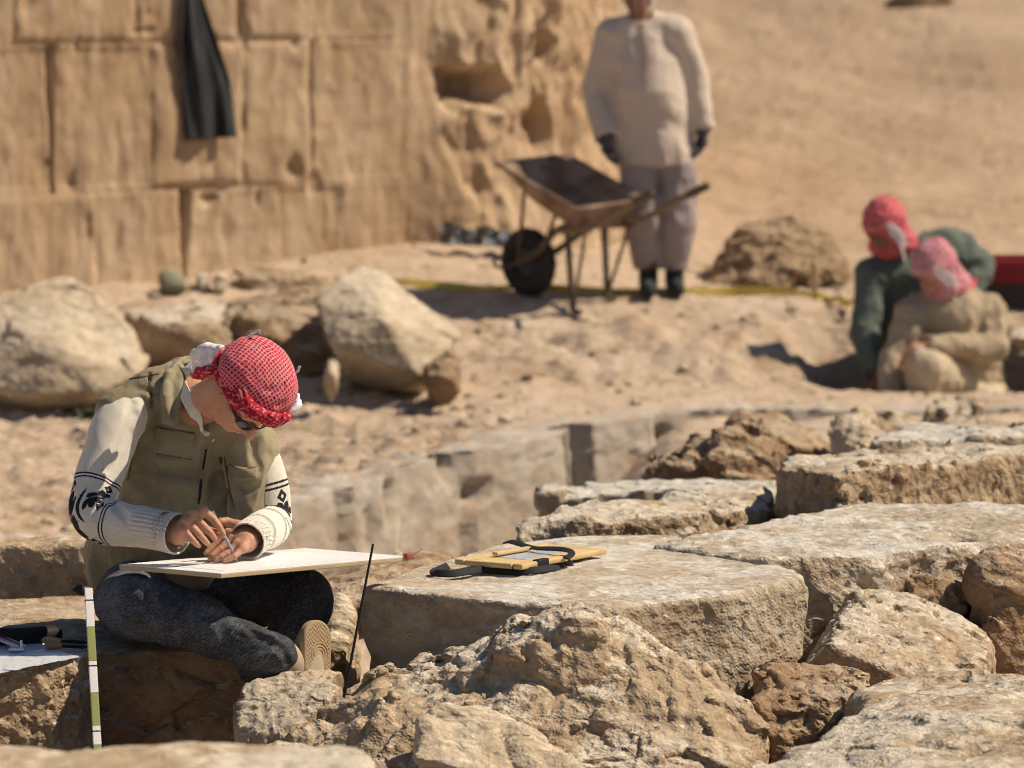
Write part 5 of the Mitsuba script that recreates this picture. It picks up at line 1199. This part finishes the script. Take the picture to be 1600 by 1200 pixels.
def torus(c, ax, R, r, n=48, m=14, sq=1.0):
    A = frame_from(ax, (0, 0, 1)); a = np.linspace(0, 2 * np.pi, n, endpoint=False); b = np.linspace(0, 2 * np.pi, m, endpoint=False)
    a, b = np.meshgrid(a, b, indexing='ij'); k = 1 + 0.02 * np.sign(np.sin(a * 22)) * (np.cos(b) > 0.3)
    rad = R + r * np.cos(b) * k
    v = np.asarray(c) + (rad * np.cos(a))[..., None] * A[2] + (rad * np.sin(a))[..., None] * A[1] + (r * sq * np.sin(b))[..., None] * A[0]
    v = v.reshape(-1, 3); i, j = np.meshgrid(np.arange(n), np.arange(m), indexing='ij'); i2, j2 = (i + 1) % n, (j + 1) % m
    q = np.stack([i * m + j, i * m + j2, i2 * m + j2, i2 * m + j], -1).reshape(-1, 4)
    return v, np.vstack([q[:, [0, 1, 2]], q[:, [0, 2, 3]]])
scene['wheelbarrow__wheel__tyre'] = mikit.ply(torus(WH, g2, 0.126, 0.060, sq=0.95), 'm_rubber', smooth=40)
_disc = tube([WH - g2 * 0.03, WH - g2 * 0.018, WH + g2 * 0.018, WH + g2 * 0.03], [.03, .088, .088, .03], 28)
scene['wheelbarrow__wheel__hub'] = mikit.ply(cat([_disc, tube([WH - g2 * 0.085, WH + g2 * 0.085], 0.011, 10)]), 'm_rim', smooth=40)
_gr = lambda p: np.array([p[0], p[1], float(ground_z(p[0], p[1]))])
for sgn in (-1, 1):
    off = g2 * 0.085 * sgn
    fork = spline([WH + off, WH + off + g1 * 0.16 + [0, 0, 0.075], W(.1, .28 * sgn, -.21), W(.5, .30 * sgn, -.12)], 24)
    hand = spline([W(.1, .28 * sgn, -.22), W(.5, .32 * sgn, -.11), W(.5, .36 * sgn, -.08) + g1 * 0.24 + [0, 0, .07], W(.5, .38 * sgn, -.07) + g1 * 0.48 + [0, 0, .16]], 26)
    put('wheelbarrow__frame_tube', tube(fork, 0.019, 10), 'm_tube')
    put('wheelbarrow__handle', tube(hand, 0.019, 10), 'm_handle_wood')
    put('wheelbarrow__grip', tube([hand[-5], hand[-4], hand[-1] + (hand[-1] - hand[-3]) * 0.3], [.022, .024, .022], 12), 'm_tube')
    lt = W(.18, .26 * sgn, -.20); lb = _gr(W(.24, .24 * sgn)); lb[2] += 0.006; lm = _gr(W(.40, .36 * sgn) + g1 * 0.0)
    put('wheelbarrow__leg', tube([lt, lt * 0.5 + lb * 0.5 + [0, 0, 0.0], lb + [0, 0, 0.012], lb + g1 * 0.05 + [0, 0, 0.012]], 0.018, 10), 'm_tube')
    put('wheelbarrow__brace', tube([W(.46, .31 * sgn, -.12), lb + [0, 0, 0.03]], 0.010, 8), 'm_tube')
    put('wheelbarrow__strut', tube([W(-.32, .30 * sgn, -.09), WH + off + [0, 0, 0.0]], 0.011, 8), 'm_tube')
hp_ = [WH - g2 * 0.085, WH - g2 * 0.085 - g1 * 0.17 + [0, 0, -0.02], WH - g2 * 0.05 - g1 * 0.215, WH + g2 * 0.05 - g1 * 0.215, WH + g2 * 0.085 - g1 * 0.17 + [0, 0, -0.02], WH + g2 * 0.085]
put('wheelbarrow__guard_hoop', tube(spline(hp_, 30), 0.010, 8), 'm_tube')
tag('wheelbarrow', 'rusty brown wheelbarrow tipped towards its handles beside the standing worker', 'wheelbarrow')

# generic clothes for the workers
mat('m_tunic', proc(lambda p, n, uv: mix((0.50, 0.42, 0.355), (0.60, 0.53, 0.465), fbm(p.x * 6, p.y * 6, p.z * 3, 3))), 0.92, sheen=0.2)
mat('m_tunic_shadow', (0.30, 0.235, 0.21), 0.92)
mat('m_trousers', (0.33, 0.285, 0.29), 0.92, sheen=0.2)
mat('m_glove', (0.075, 0.075, 0.105), 0.8)
mat('m_boot', (0.03, 0.034, 0.038), 0.7)
mat('m_green', proc(lambda p, n, uv: mix((0.075, 0.098, 0.088), (0.135, 0.165, 0.15), fbm(p.x * 7, p.y * 7, p.z * 5, 3))), 0.92, sheen=0.2)
mat('m_khaki', proc(lambda p, n, uv: mix((0.30, 0.245, 0.17), (0.42, 0.35, 0.25), fbm(p.x * 7, p.y * 7, p.z * 5, 3))), 0.92, sheen=0.2)
mat('m_khaki_light', (0.46, 0.39, 0.29), 0.92, sheen=0.2)
mat('m_dark', (0.085, 0.075, 0.075), 0.9)
mat('m_skin_dark', (0.24, 0.125, 0.085), 0.6, spec=0.35)
mat('m_scarf_far', proc(keffiyeh((0.40, 0.02, 0.04), (0.66, 0.34, 0.36), 0.03)), 0.9)
mat('m_scarf_pink', proc(keffiyeh((0.40, 0.07, 0.11), (0.74, 0.60, 0.63), 0.03)), 0.9)

def face_d(q):
    I = np.eye(3)
    d = ell(q, (-0.012, 0, 0.025), I, (0.098, 0.076, 0.096))
    d = smin(d, ell(q, (0.032, 0, -0.054), I, (0.060, 0.056, 0.074)), 0.03)
    d = smin(d, cap(q, (0.070, 0, -0.108), (0.060, 0, -0.100), 0.020, 0.024), 0.02)
    d = smin(d, cap(q, (0.093, 0, 0.002), (0.116, 0, -0.036), 0.008, 0.013), 0.012)
    for s in (-1, 1):
        d = smax(d, -(np.linalg.norm(q - [0.098, s * 0.031, -0.004], axis=1) - 0.015), 0.012)
        d = smin(d, np.linalg.norm(q - [0.080, s * 0.031, -0.004], axis=1) - 0.0125, 0.003)
        d = smin(d, ell(q, (-0.008, s * 0.080, -0.012), I, (0.017, 0.008, 0.030)), 0.006)
        d = smin(d, cap(q, (0.088, s * 0.010, 0.018), (0.074, s * 0.048, 0.012), 0.010, 0.010), 0.012)
    d = smin(d, chain(q, [(0.083, -0.022, -0.074), (0.094, 0, -0.073), (0.083, 0.022, -0.074)], [0.004, 0.009, 0.004], 0.002), 0.006)
    return d
def axes_of(f, u):
    u = unit(u); f = np.asarray(f, float); f = unit(f - u * (u @ f)); return np.array([f, np.cross(f, u), u])
def scarf_parts(key, C, A, m, face_open=0.55, low=0.16, seed=0, sc=1.0):
    """headscarf wrapped round head and neck, face left open"""
    def f(p):
        q = (p - C) @ A.T / sc
        d = ell(q, (-0.008, 0, 0.035), np.eye(3), (0.122, 0.104, 0.108))
        d = smin(d, ell(q, (-0.015, 0, -0.07), np.eye(3), (0.105, 0.102, 0.085)), 0.05)
        d = smin(d, ell(q, (-0.03, 0, -0.13), np.eye(3), (0.11, 0.13, 0.055)), 0.04)
        for k in range(5):
            a = 0.10 + 0.055 * k
            d = d + 0.006 * np.exp(-((q[:, 2] + 0.02 * k - 0.03 + 0.5 * q[:, 0]) / 0.008) ** 2) * (q[:, 0] < 0.07)
        d = d - 0.011 * RID(q, 11, 2, seed)
        op = ell(q, (0.13, 0, -0.042), np.eye(3), (0.09, 0.062, 0.064))
        d = smax(d, -op, 0.012)
        inner = ell(q, (0.0, 0, 0.0), np.eye(3), (0.098, 0.078, 0.11))
        return smax(d, -inner, 0.004) * sc
    v, fc = solid(f, [C - 0.18, C + 0.17], 0.02, 0.0055)
    q = (v - C) @ A.T; q = q / np.linalg.norm(q, axis=1, keepdims=True)
    th = np.arccos(np.clip(q[:, 2], -1, 1)); az = np.arctan2(q[:, 1], q[:, 0])
    put(key + '__headscarf', (v, fc), m, uv=np.stack([th * 0.12 * np.cos(az), th * 0.12 * np.sin(az)], 1))
    e = np.linspace(-0.9, 2.6, 50); c = np.array([C + A.T @ (np.array([0.062 - 0.035 * math.sin(t), -0.093 - 0.012 * math.sin(t), 0.075 - 0.075 * (t + 0.9)]) * sc) for t in e])
    put(key + '__headscarf__white_edge', strip(c - (c - C) * 0.04, np.interp(np.arange(50), [0, 12, 40, 49], [.012, .028, .026, .014]), 0.004, (c - C) / 0.1), 'm_white_cloth')
    # rolled fold over the brow
    a = np.linspace(-2.3, 2.3, 60); c = np.array([C + A.T @ (np.array([-0.004 + 0.118 * math.cos(t), 0.098 * math.sin(t), 0.030 + 0.030 * math.cos(t)]) * sc) for t in a])
    vv, ff, uu = rope(c, np.full(60, 0.014) * np.sin(np.linspace(0.3, math.pi - 0.3, 60)) ** 0.5, seed)
    put(key + '__headscarf__rolled_fold', (vv, ff), m, uv=uu)
def simple_hand(p, w, d, up, flip=1, curl=0.3, s=1.0):
    """relaxed hand: palm, four unequal fingers and a thumb; w wrist, d direction, up = back of the hand"""
    A = axes_of(d, up); out = None
    for k, (o, L, r) in enumerate([(0.028, .076, .0098), (0.009, .084, .0100), (-0.010, .078, .0096), (-0.028, .060, .0086)]):
        o *= flip; b = w + (A[0] * 0.082 + A[1] * o) * s
        m1 = b + (A[0] * L * 0.45 - A[2] * curl * 0.022) * s; m2 = m1 + (A[0] * L * 0.30 - A[2] * curl * 0.045) * s; tip = m2 + (A[0] * L * 0.18 - A[2] * curl * 0.05) * s
        e = chain(p, [w + A[1] * o * 0.5 * s, b, m1, m2, tip], [.020 * s, .0135 * s, r * s, r * .92 * s, r * .8 * s], 0.004)
        out = e if out is None else smin(out, e, 0.003)
    t0 = w + (A[0] * 0.02 + A[1] * 0.026 * flip) * s
    return smin(out, chain(p, [w, t0, t0 + (A[0] * 0.035 + A[1] * 0.026 * flip - A[2] * 0.008) * s, t0 + (A[0] * 0.066 + A[1] * 0.028 * flip - A[2] * 0.02) * s], [.018 * s, .0155 * s, .0125 * s, .0095 * s], 0.004), 0.005)

# --- standing worker
K = 'person_001'
Ys = 26.35
def S_(u, v, dy=0.0): return V(u, v, Ys + dy)
tR, tL = S_(1000, 262), S_(1057, 262)
kR, kL = S_(1004, 345, -0.03), S_(1057, 345, -0.0)
aR, aL = S_(1013, 422, 0.02), S_(1054, 425, 0.04)
sR, sL = S_(956, 56), S_(1058, 50)
eR, eL = S_(930, 140, 0.03), S_(1085, 128, 0.04)
wR, wL = S_(946, 206, -0.08), S_(1098, 196, 0.0)
hC1 = S_(996, -14, -0.05); A1 = axes_of([-0.15, -1, -0.30], [0.0, -0.25, 1]); nk1 = S_(1004, 38)
def trou_d(p):
    a = chain(p, [tR, kR, aR], [.102, .094, .068], .02); b = chain(p, [tL, kL, aL], [.102, .094, .068], .02)
    d = smin(smin(a, b, 0.008), ell(p, S_(1025, 235), np.eye(3), (0.19, 0.13, 0.10)), 0.03)
    w = np.abs(d) < 0.08; q = p[w]
    d[w] -= 0.018 * RID(q, (8, 8, 3.5), 3, 2) - 0.010 * FB(q, (14, 14, 8), 2, 1)
    d = np.maximum(d, (aR[2] - 0.0) - p[:, 2])
    return smax(d, -np.minimum(cap(p, aR - [0, 0, .1], aR + [0, 0, .05], .065), cap(p, aL - [0, 0, .1], aL + [0, 0, .05], .065)), .004)
put(K + '__trousers', solid(trou_d, [tR, tL, kR, kL, aR, aL], 0.14, 0.010), 'm_trousers')
def tunic_d(p):
    wz = p[:, 2]; z0, z1 = S_(0, 252)[2], S_(0, 40)[2]; t = np.clip((wz - z0) / (z1 - z0), 0, 1)
    wx = np.interp(t, [0, .3, .5, .75, .92, 1], [.205, .212, .208, .19, .155, .10]); wy = np.interp(t, [0, .25, .38, .52, .75, .92, 1], [.14, .14, .165, .178, .14, .11, .08])
    ox = np.interp(t, [0, .5, 1], [S_(1024, 250)[0], S_(1013, 145)[0], S_(1006, 40)[0]])
    d = (np.sqrt(((p[:, 0] - ox) / wx) ** 2 + ((p[:, 1] - Ys - 0.01) / wy) ** 2) - 1) * np.minimum(wx, wy)
    d = np.maximum(d, np.maximum(z0 - wz, wz - z1))
    for a, b, c in ((sR, eR, wR), (sL, eL, wL)):
        s = chain(p, [a, b, c], [.078, .068, .060], .02)
        d = smin(d, s, 0.03)
    d = smin(d, chain(p, [sR, S_(1004, 34), sL], [.072, .065, .072], .02), .03)
    w = np.abs(d) < 0.09; q = p[w]; e = d[w]
    e = e + creases(q, _tf)
    low = 1 - sst(0.7, 1.1, q[:, 2])
    e = e - 0.022 * RID(q, (9, 9, 2.2), 3, 3) * (0.45 + 0.55 * low) - 0.008 * RID(q + [0, 0, 0.5] * q[:, :1], (6, 6, 8), 2, 6) + 0.008 * FB(q, (12, 12, 8), 2, 6); d[w] = e
    d = smax(d, -chain(p, [wR + (wR - eR) * 0.02, wR + (wR - eR) * 0.4], [.048, .06]), .004); d = smax(d, -chain(p, [wL + (wL - eL) * 0.02, wL + (wL - eL) * 0.4], [.048, .06]), .004)
    return smax(d, -cap(p, nk1, hC1, .062, .07), .006)
_tf = []
_tf = march_lines(tunic_d, [([(958, 140), (985, 152), (1020, 146), (1060, 130)], .022, -.020), ([(1000, 160), (1030, 172), (1072, 155)], .016, .018), ([(1012, 40), (1012, 80), (1008, 122)], .012, .012), ([(1050, 170), (1062, 205), (1075, 240)], .016, -.018), ([(1040, 175), (1050, 215), (1058, 245)], .014, .014), ([(960, 60), (958, 110), (955, 160)], .018, .02), ([(1066, 60), (1074, 110), (1076, 160)], .016, .02), ([(985, 70), (975, 110), (985, 140)], .02, .010), ([(1085, 150), (1095, 170), (1108, 168)], .014, .012)])
_tunic = solid(tunic_d, [sR, sL, eR, eL, wR, wL, S_(950, 255), S_(1090, 255), S_(1004, 30), S_(1010, 250, -.2), S_(1010, 250, .2)], 0.10, 0.009)
put(K + '__tunic', _tunic, 'm_tunic')
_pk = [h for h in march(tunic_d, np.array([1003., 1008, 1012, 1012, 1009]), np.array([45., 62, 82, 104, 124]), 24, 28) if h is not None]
if len(_pk) > 2: put(K + '__tunic__neck_shadow', strip(spline(_pk, 30) + [0, -0.004, 0], 0.016, 0.004, np.array([0.3, -1, 0.1])), 'm_tunic_shadow')  # dark strip painting the shadow line of the neck opening
def head1(p): return smin(face_d((p - hC1) @ A1.T), cap(p, hC1 - A1[2] * 0.08 - A1[0] * .03, nk1 + [0, 0, -.06], .052, .062), .02)
_b1 = solid(head1, [hC1 - 0.14, hC1 + 0.14, nk1], 0.03, 0.006)
_b1c = solid(lambda p: smin(chain(p, [nk1, S_(1012, 150), S_(1022, 240)], [.06, .11, .11], .03), smin(smin(chain(p, [S_(1004, 50), sR, eR, wR], [.05, .055, .045, .032], .02), chain(p, [S_(1004, 50), sL, eL, wL], [.05, .055, .045, .032], .02), .02), smin(chain(p, [tR, kR, aR, aR - [0, 0, .06]], [.07, .06, .045, .04], .02), chain(p, [tL, kL, aL, aL - [0, 0, .06]], [.07, .06, .045, .04], .02), .02), .03), .03), [nk1, sR, sL, wR, wL, aR - [0, 0, .08], aL], 0.12, 0.014)
scene[K + '__body'] = mikit.ply(join(_b1, _b1c), 'm_skin_dark', smooth=True)
def cap1(p):
    q = (p - hC1) @ A1.T
    d = smin(ell(q, (-0.010, 0, 0.045), np.eye(3), (0.118, 0.098, 0.10)), ell(q, (-0.05, 0, -0.03), np.eye(3), (0.08, 0.10, 0.09)), 0.04) + 0.005 * RID(q, 13, 2, 3)
    d = smax(d, -ell(q, (0.12, 0, -0.05), np.eye(3), (0.10, 0.075, 0.085)), 0.012)
    return smax(d, -ell(q, (0.0, 0, 0.0), np.eye(3), (0.098, 0.078, 0.115)), 0.004)
put(K + '__headscarf', solid(cap1, [hC1 - 0.15, hC1 + 0.17], 0.02, 0.0055), 'm_white_cloth')
for w_, e_, fl in ((wR, eR, 1), (wL, eL, -1)):
    dd = unit(np.array([0.02, -0.12, -1.0]))
    put(K + '__glove', solid(lambda p: smin(simple_hand(p, w_ + dd * 0.01, dd, (0.9 * -fl, 0.2, 0), fl, 0.9, 1.12), cap(p, w_ - dd * 0.02, w_ + dd * 0.03, .038, .034), .01), [w_ - 0.03, w_ + dd * 0.2], 0.06, 0.005), 'm_glove')
for a_ in (aR, aL):
    def boot(p, a_=a_):
        gz = float(ground_z(a_[0], a_[1])) + 0.004
        h = np.array([a_[0], a_[1] + 0.02, gz + 0.045]); t = np.array([a_[0] + (0.012 if a_ is aL else -0.01), a_[1] - 0.17, gz + 0.033])
        d = smin(chain(p, [a_ + [0, 0, 0.0], h + [0, 0, 0.05], h], [.052, .05, .043], .01), chain(p, [h, h * .4 + t * .6, t], [.043, .042, .034], .01), .03)
        d = smin(d, boxd(p, (h + t) / 2 - [0, 0, h[2] * .5 + t[2] * .5 - gz - 0.011], np.eye(3), (0.044, 0.125, 0.011), .008), .004)
        return np.maximum(d, gz - p[:, 2])
    put(K + '__boot', solid(boot, [a_ + 0.06, a_ - [0.08, 0.23, 0.2]], 0.03, 0.007), 'm_boot')
tag(K, 'worker in pale tunic and gloves standing behind the wheelbarrow', 'person')

# --- crouching worker in green, farther left of the two
K = 'person_002'
def G(u, v, Y=25.45): return V(u, v, Y)
hC2 = G(1383, 352, 25.20); A2 = axes_of([-0.55, -0.75, -0.42], [-0.25, -0.45, 0.9])
gs, gsl = G(1362, 432, 25.25), G(1500, 392, 25.55)
ge, gw = G(1350, 515, 25.15), G(1367, 578, 25.02)
gle, glw = G(1534, 412, 25.6), G(1512, 470, 25.45)
ghip = G(1480, 520, 25.85)
def green_d(p):
    d = chain(p, [G(1412, 420, 25.36), G(1440, 450, 25.55), ghip], [.13, .155, .17], .06)
    d = smin(d, chain(p, [G(1395, 440, 25.35), G(1410, 520, 25.4), G(1420, 585, 25.45)], [.13, .14, .13], .04), .05)
    d = smin(d, chain(p, [gs, G(1425, 405, 25.4), G(1470, 385, 25.5), gsl], [.085, .095, .09, .08], .03), .05)
    d = smin(d, chain(p, [gs, ge, gw], [.078, .062, .050], .02), .008)
    d = smin(d, chain(p, [gsl, gle, glw], [.078, .064, .055], .02), .012)
    w = np.abs(d) < .08; q = p[w]; d[w] -= .024 * RID(q, (7, 7, 5), 3, 2) + .010 * FB(q, 14, 2, 3)
    return smax(d, -chain(p, [gw + (gw - ge) * .05, gw + (gw - ge) * .5], [.04, .05]), .004)
put(K + '__shirt', solid(green_d, [gs, gsl, ge, gw, gle, glw, ghip, G(1430, 400)], 0.18, 0.010), 'm_green')
def body2(p):
    d = face_d((p - hC2) @ A2.T)
    d = smin(d, cap(p, hC2 - A2[2] * .09 - A2[0] * .02, G(1412, 415, 25.36), .052, .065), .02)
    d = smin(d, chain(p, [G(1412, 415, 25.36), gs, ge, gw], [.06, .05, .04, .030], .02), .03)
    d = smin(d, chain(p, [G(1412, 415, 25.36), G(1440, 450, 25.55), ghip], [.08, .10, .11], .03), .03)
    d = smin(d, chain(p, [G(1412, 415, 25.36), gsl, gle, glw], [.06, .05, .04, .03], .02), .03)
    return smin(d, simple_hand(p, gw, unit(np.array([0.05, -0.25, -1.0])), (-0.6, -0.8, 0.1), 1, 0.7), .01)
scene[K + '__body'] = mikit.ply(solid(body2, [hC2 - .15, hC2 + .15, gs, gw - [0, .1, .2], ghip, gle, glw], .10, .008), 'm_skin_dark', smooth=True)
scarf_parts(K, hC2, A2, 'm_scarf_far', seed=5)
def trou2(p):
    d = chain(p, [ghip, V(1440, 560, 25.55), V(1470, 640, 25.75)], [.16, .11, .085], .04)
    return smin(d, chain(p, [ghip, V(1520, 570, 25.6), V(1520, 650, 25.85)], [.16, .11, .085], .04), .03)
put(K + '__trousers', solid(trou2, [ghip, V(1440, 560, 25.55), V(1470, 640, 25.75), V(1520, 650, 25.85)], .18, .014), 'm_dark')
tag(K, 'worker in dark green shirt and red checked headscarf bending over the pit', 'person')

# --- crouching worker in khaki, in front
K = 'person_003'
hC3 = V(1462, 418, 24.95); A3 = axes_of([-0.62, -0.60, -0.55], [-0.35, -0.40, 0.85])
ks, ksl = V(1428, 492, 25.0), V(1540, 492, 25.05)
ke, kw = V(1398, 560, 24.9), V(1392, 612, 24.75)
kle, klw = V(1556, 545, 24.95), V(1452, 540, 24.72)
khip = V(1520, 600, 25.25)
kkR, kkL = V(1446, 570, 24.68), V(1530, 650, 24.80)
def khaki_d(p):
    d = chain(p, [V(1490, 495, 25.04), V(1500, 545, 25.1), khip], [.15, .165, .165], .06)
    d = smin(d, chain(p, [ks, V(1490, 468, 25.05), ksl], [.085, .085, .095], .03), .05)
    d = smin(d, chain(p, [ks, ke, kw], [.080, .066, .056], .02), .010)
    d = smin(d, chain(p, [ksl, kle, klw], [.086, .066, .050], .02), .008)
    w = np.abs(d) < .08; q = p[w]; d[w] -= .026 * RID(q, (7, 7, 5), 3, 4) + .010 * FB(q, 14, 2, 5)
    return smax(d, -chain(p, [klw + (klw - kle) * .03, klw + (klw - kle) * .4], [.044, .05]), .004)
put(K + '__shirt', solid(khaki_d, [ks, ksl, ke, kw, kle, klw, khip, V(1490, 460, 25.05)], .19, .010), 'm_khaki')
def body3(p):
    d = face_d((p - hC3) @ A3.T); n3 = V(1490, 480, 25.05)
    d = smin(d, cap(p, hC3 - A3[2] * .09 - A3[0] * .02, n3, .052, .065), .02)
    d = smin(d, chain(p, [n3, ksl, kle, klw], [.06, .05, .042, .030], .02), .03)
    d = smin(d, chain(p, [n3, ks, ke, kw], [.06, .05, .042, .030], .02), .03)
    d = smin(d, chain(p, [n3, V(1500, 545, 25.1), khip], [.08, .10, .12], .03), .03)
    d = smin(d, simple_hand(p, klw, unit(np.array([-1.0, -0.25, -0.12])), (0.0, -0.35, 0.9), -1, 0.9), .01)
    return smin(d, simple_hand(p, kw, unit(np.array([0.1, -0.3, -1.0])), (-0.6, -0.8, 0.1), 1, 0.7), .01)
scene[K + '__body'] = mikit.ply(solid(body3, [hC3 - .15, hC3 + .15, ks, kw - [0, .1, .2], khip, kle, klw - [.2, 0, 0]], .10, .008), 'm_skin', smooth=True)
scarf_parts(K, hC3, A3, 'm_scarf_pink', seed=7)
def trou3(p):
    d = chain(p, [V(1525, 625, 25.25), kkR, V(1436, 665, 24.85)], [.13, .085, .075], .012)
    d = smin(d, chain(p, [V(1540, 630, 25.2), kkL, V(1540, 700, 24.95)], [.13, .09, .08], .02), .01)
    w = np.abs(d) < .08; q = p[w]; d[w] -= .020 * RID(q, (9, 9, 7), 3, 4)
    return d
put(K + '__trousers', solid(trou3, [khip, kkR, kkL, V(1440, 680, 24.85), V(1540, 700, 24.95)], .18, .011), 'm_khaki_light')
put(K + '__headscarf__loose_end', solid(lambda p: chain(p, [V(1492, 470, 25.0), V(1512, 452, 25.05), V(1524, 436, 25.1)], [.03, .035, .015], .02) + .008 * RID(p, 16, 2, 2), [V(1490, 475, 25.0), V(1526, 430, 25.1)], .06, .006), 'm_scarf_band')
tag(K, 'worker in khaki shirt and pink checked headscarf crouching with a hand on the knee', 'person')

# red edged container behind them
mat('m_red', (0.26, 0.022, 0.028), 0.6); mat('m_darkbox', (0.055, 0.045, 0.042), 0.75)
bx0 = V(1600, 452, 26.3); BA = frame_from((1, 0.05, 0), (0, 0, 1))
put('container__body', cat([rbox(bx0 + [0, 0, -.10], BA, (0.235, 0.20, 0.17), 0.012)]), 'm_darkbox')
put('container__rim', cat([rbox(bx0 + BA[1] * -0.215 + [0, 0, .11], BA, (0.26, 0.022, 0.062), 0.01), rbox(bx0 + BA[1] * 0.215 + [0, 0, .11], BA, (0.26, 0.022, 0.062), 0.01), rbox(bx0 - BA[0] * 0.245 + [0, 0, .11], BA, (0.018, 0.192, 0.06), 0.008), rbox(bx0 + BA[0] * 0.245 + [0, 0, .11], BA, (0.018, 0.192, 0.06), 0.008)]), 'm_red')
tag('container', 'dark container with a red rim at the right edge behind the crouching workers', 'container')

# yellow tape and its stake
mat('m_tape', (0.58, 0.45, 0.09), 0.5, spec=0.4); mat('m_stake', (0.50, 0.36, 0.20), 0.85)
_tp = [V(606, 441, 26.5), V(700, 447, 26.45), V(790, 449, 26.4), V(880, 452, 26.4), V(960, 455, 26.35), V(1040, 455, 26.35), V(1130, 454, 26.35), V(1200, 456, 26.35), V(1272, 460, 26.35)]
_tq = [V(1272, 463, 26.4), V(1310, 468, 26.2), V(1345, 472, 26.0), V(1400, 476, 25.9)]
for q in (_tp, _tq):
    c = spline(q, 120); c[:, 2] += 0.006 * np.sin(np.linspace(0, 22, 120)); put('barrier_tape__length', strip(c, 0.019 + 0.006 * np.sin(np.linspace(0, 17, 120)), 0.0012, np.stack([0.2 * np.sin(np.linspace(0, 13, 120)), -np.ones(120), 0.5 * np.sin(np.linspace(0, 19, 120))], 1)), 'm_tape')
tag('barrier_tape', 'yellow plastic tape stretched low behind the standing worker', 'tape')
_sk = V(1272, 452, 26.42); _g = float(ground_z(_sk[0], _sk[1]))
scene['wooden_stake'] = mikit.ply(rbox([_sk[0], _sk[1], _g + 0.07], frame_from((1, 0.1, 0.03), (0, 0, 1)), (0.016, 0.012, 0.13), 0.004), 'm_stake')
tag('wooden_stake', 'short yellowish wooden stake holding the tape, left of the green shirted worker', 'stake')

# dark cloth hanging in front of the wall, and plastic scrap at its foot
mat('m_dark_cloth', proc(lambda p, n, uv: mix((0.012, 0.013, 0.016), (0.040, 0.048, 0.056), smoothstep(0.4, 0.7, fbm(p.x * 14, p.y * 14, p.z * 3, 3)))), 0.6, spec=0.4)
def sheet_uv(fn, n, m, th=0.004):
    a, b = np.meshgrid(np.linspace(0, 1, n), np.linspace(0, 1, m), indexing='ij'); P = fn(a, b)
    v, f = sheet(P[..., 0], P[..., 1], P[..., 2]); nn = vnormals(v, f); k = len(v)
    e = np.concatenate([np.arange(m), np.arange(1, n) * m + m - 1, (n - 1) * m + np.arange(m - 2, -1, -1), np.arange(n - 2, 0, -1) * m]); e2 = np.roll(e, -1)
    s = np.vstack([np.stack([e, e2, e2 + k], 1), np.stack([e, e2 + k, e + k], 1)])
    return np.vstack([v, v - nn * th]), np.vstack([f, f[:, ::-1] + k, s])
def cloth(a, b):
    v = -70 + 290 * b
    ul = np.interp(v, [-70, 0, 60, 150, 222], [292, 286, 280, 283, 288]); ur = np.interp(v, [-70, 0, 60, 130, 222], [296, 318, 338, 360, 370])
    u = ul + (ur - ul) * a; v = v - 6 * a * b
    P = np.stack([V(x, y, 26.86 + 0.0028 * (x - 285)) for x, y in zip(u.ravel(), v.ravel())]).reshape(a.shape + (3,))
    P[..., 1] += (0.035 * np.sin(a * 9 + b * 2) + 0.02 * np.sin(a * 17 - b * 3)) * (0.25 + 0.75 * b)
    return P
scene['hanging_cloth'] = mikit.ply(sheet_uv(cloth, 40, 60), 'm_dark_cloth', smooth=True)
tag('hanging_cloth', 'dark triangular cloth hanging in front of the earth wall', 'cloth')
def scrap(a, b):
    u = 688 + 122 * a; v = np.interp(a, [0, .08, .2, .4, .6, .8, 1], [352, 346, 352, 360, 352, 362, 372]) * (1 - b) + np.interp(a, [0, .3, .6, 1], [379, 381, 382, 386]) * b
    P = np.stack([V(x, y, 27.55) for x, y in zip(u.ravel(), v.ravel())]).reshape(a.shape + (3,))
    P[..., 1] += 0.06 * np.sin(a * 16 + b * 3) * (1 - b * .6) - 0.16 * b + 0.03 * np.sin(a * 31)
    return P
mat('m_scrap', proc(lambda p, n, uv: mix((0.014, 0.016, 0.02), (0.10, 0.125, 0.15), smoothstep(0.55, 0.62, fbm(p.x * 9 + 3, p.y * 9, p.z * 9, 2)))), 0.4, spec=0.5)
scene['plastic_scrap'] = mikit.ply(sheet_uv(scrap, 60, 16), 'm_scrap', smooth=True)
tag('plastic_scrap', 'crumpled dark plastic scrap at the foot of the earth wall behind the wheelbarrow', 'plastic scrap')
# weeds
mat('m_leaf', (0.07, 0.085, 0.035), 0.8)
_rl = np.random.default_rng(4); _lv = []
_c0 = V(140, 608, 23.3)
for k in range(60):
    a = _rl.uniform(0, 6.28); L = _rl.uniform(.02, .05); b = _c0 + [_rl.normal(0, .025), _rl.normal(0, .03), 0]; b[2] = float(ground_z(b[0], b[1])) ; d = np.array([math.cos(a), math.sin(a), 1.0]) * L
    s = np.array([-math.sin(a), math.cos(a), 0]) * L * .25
    _lv.append(trimesh.Trimesh([b - s * .2, b + s * .2, b + d * .5 + s, b + d * .5 - s, b + d], [[0, 1, 2], [0, 2, 3], [3, 2, 4]], process=False))
scene['weed'] = mikit.ply(cat(_lv), 'm_leaf'); tag('weed', 'tiny green weed at the foot of the large pale boulder', 'weed')
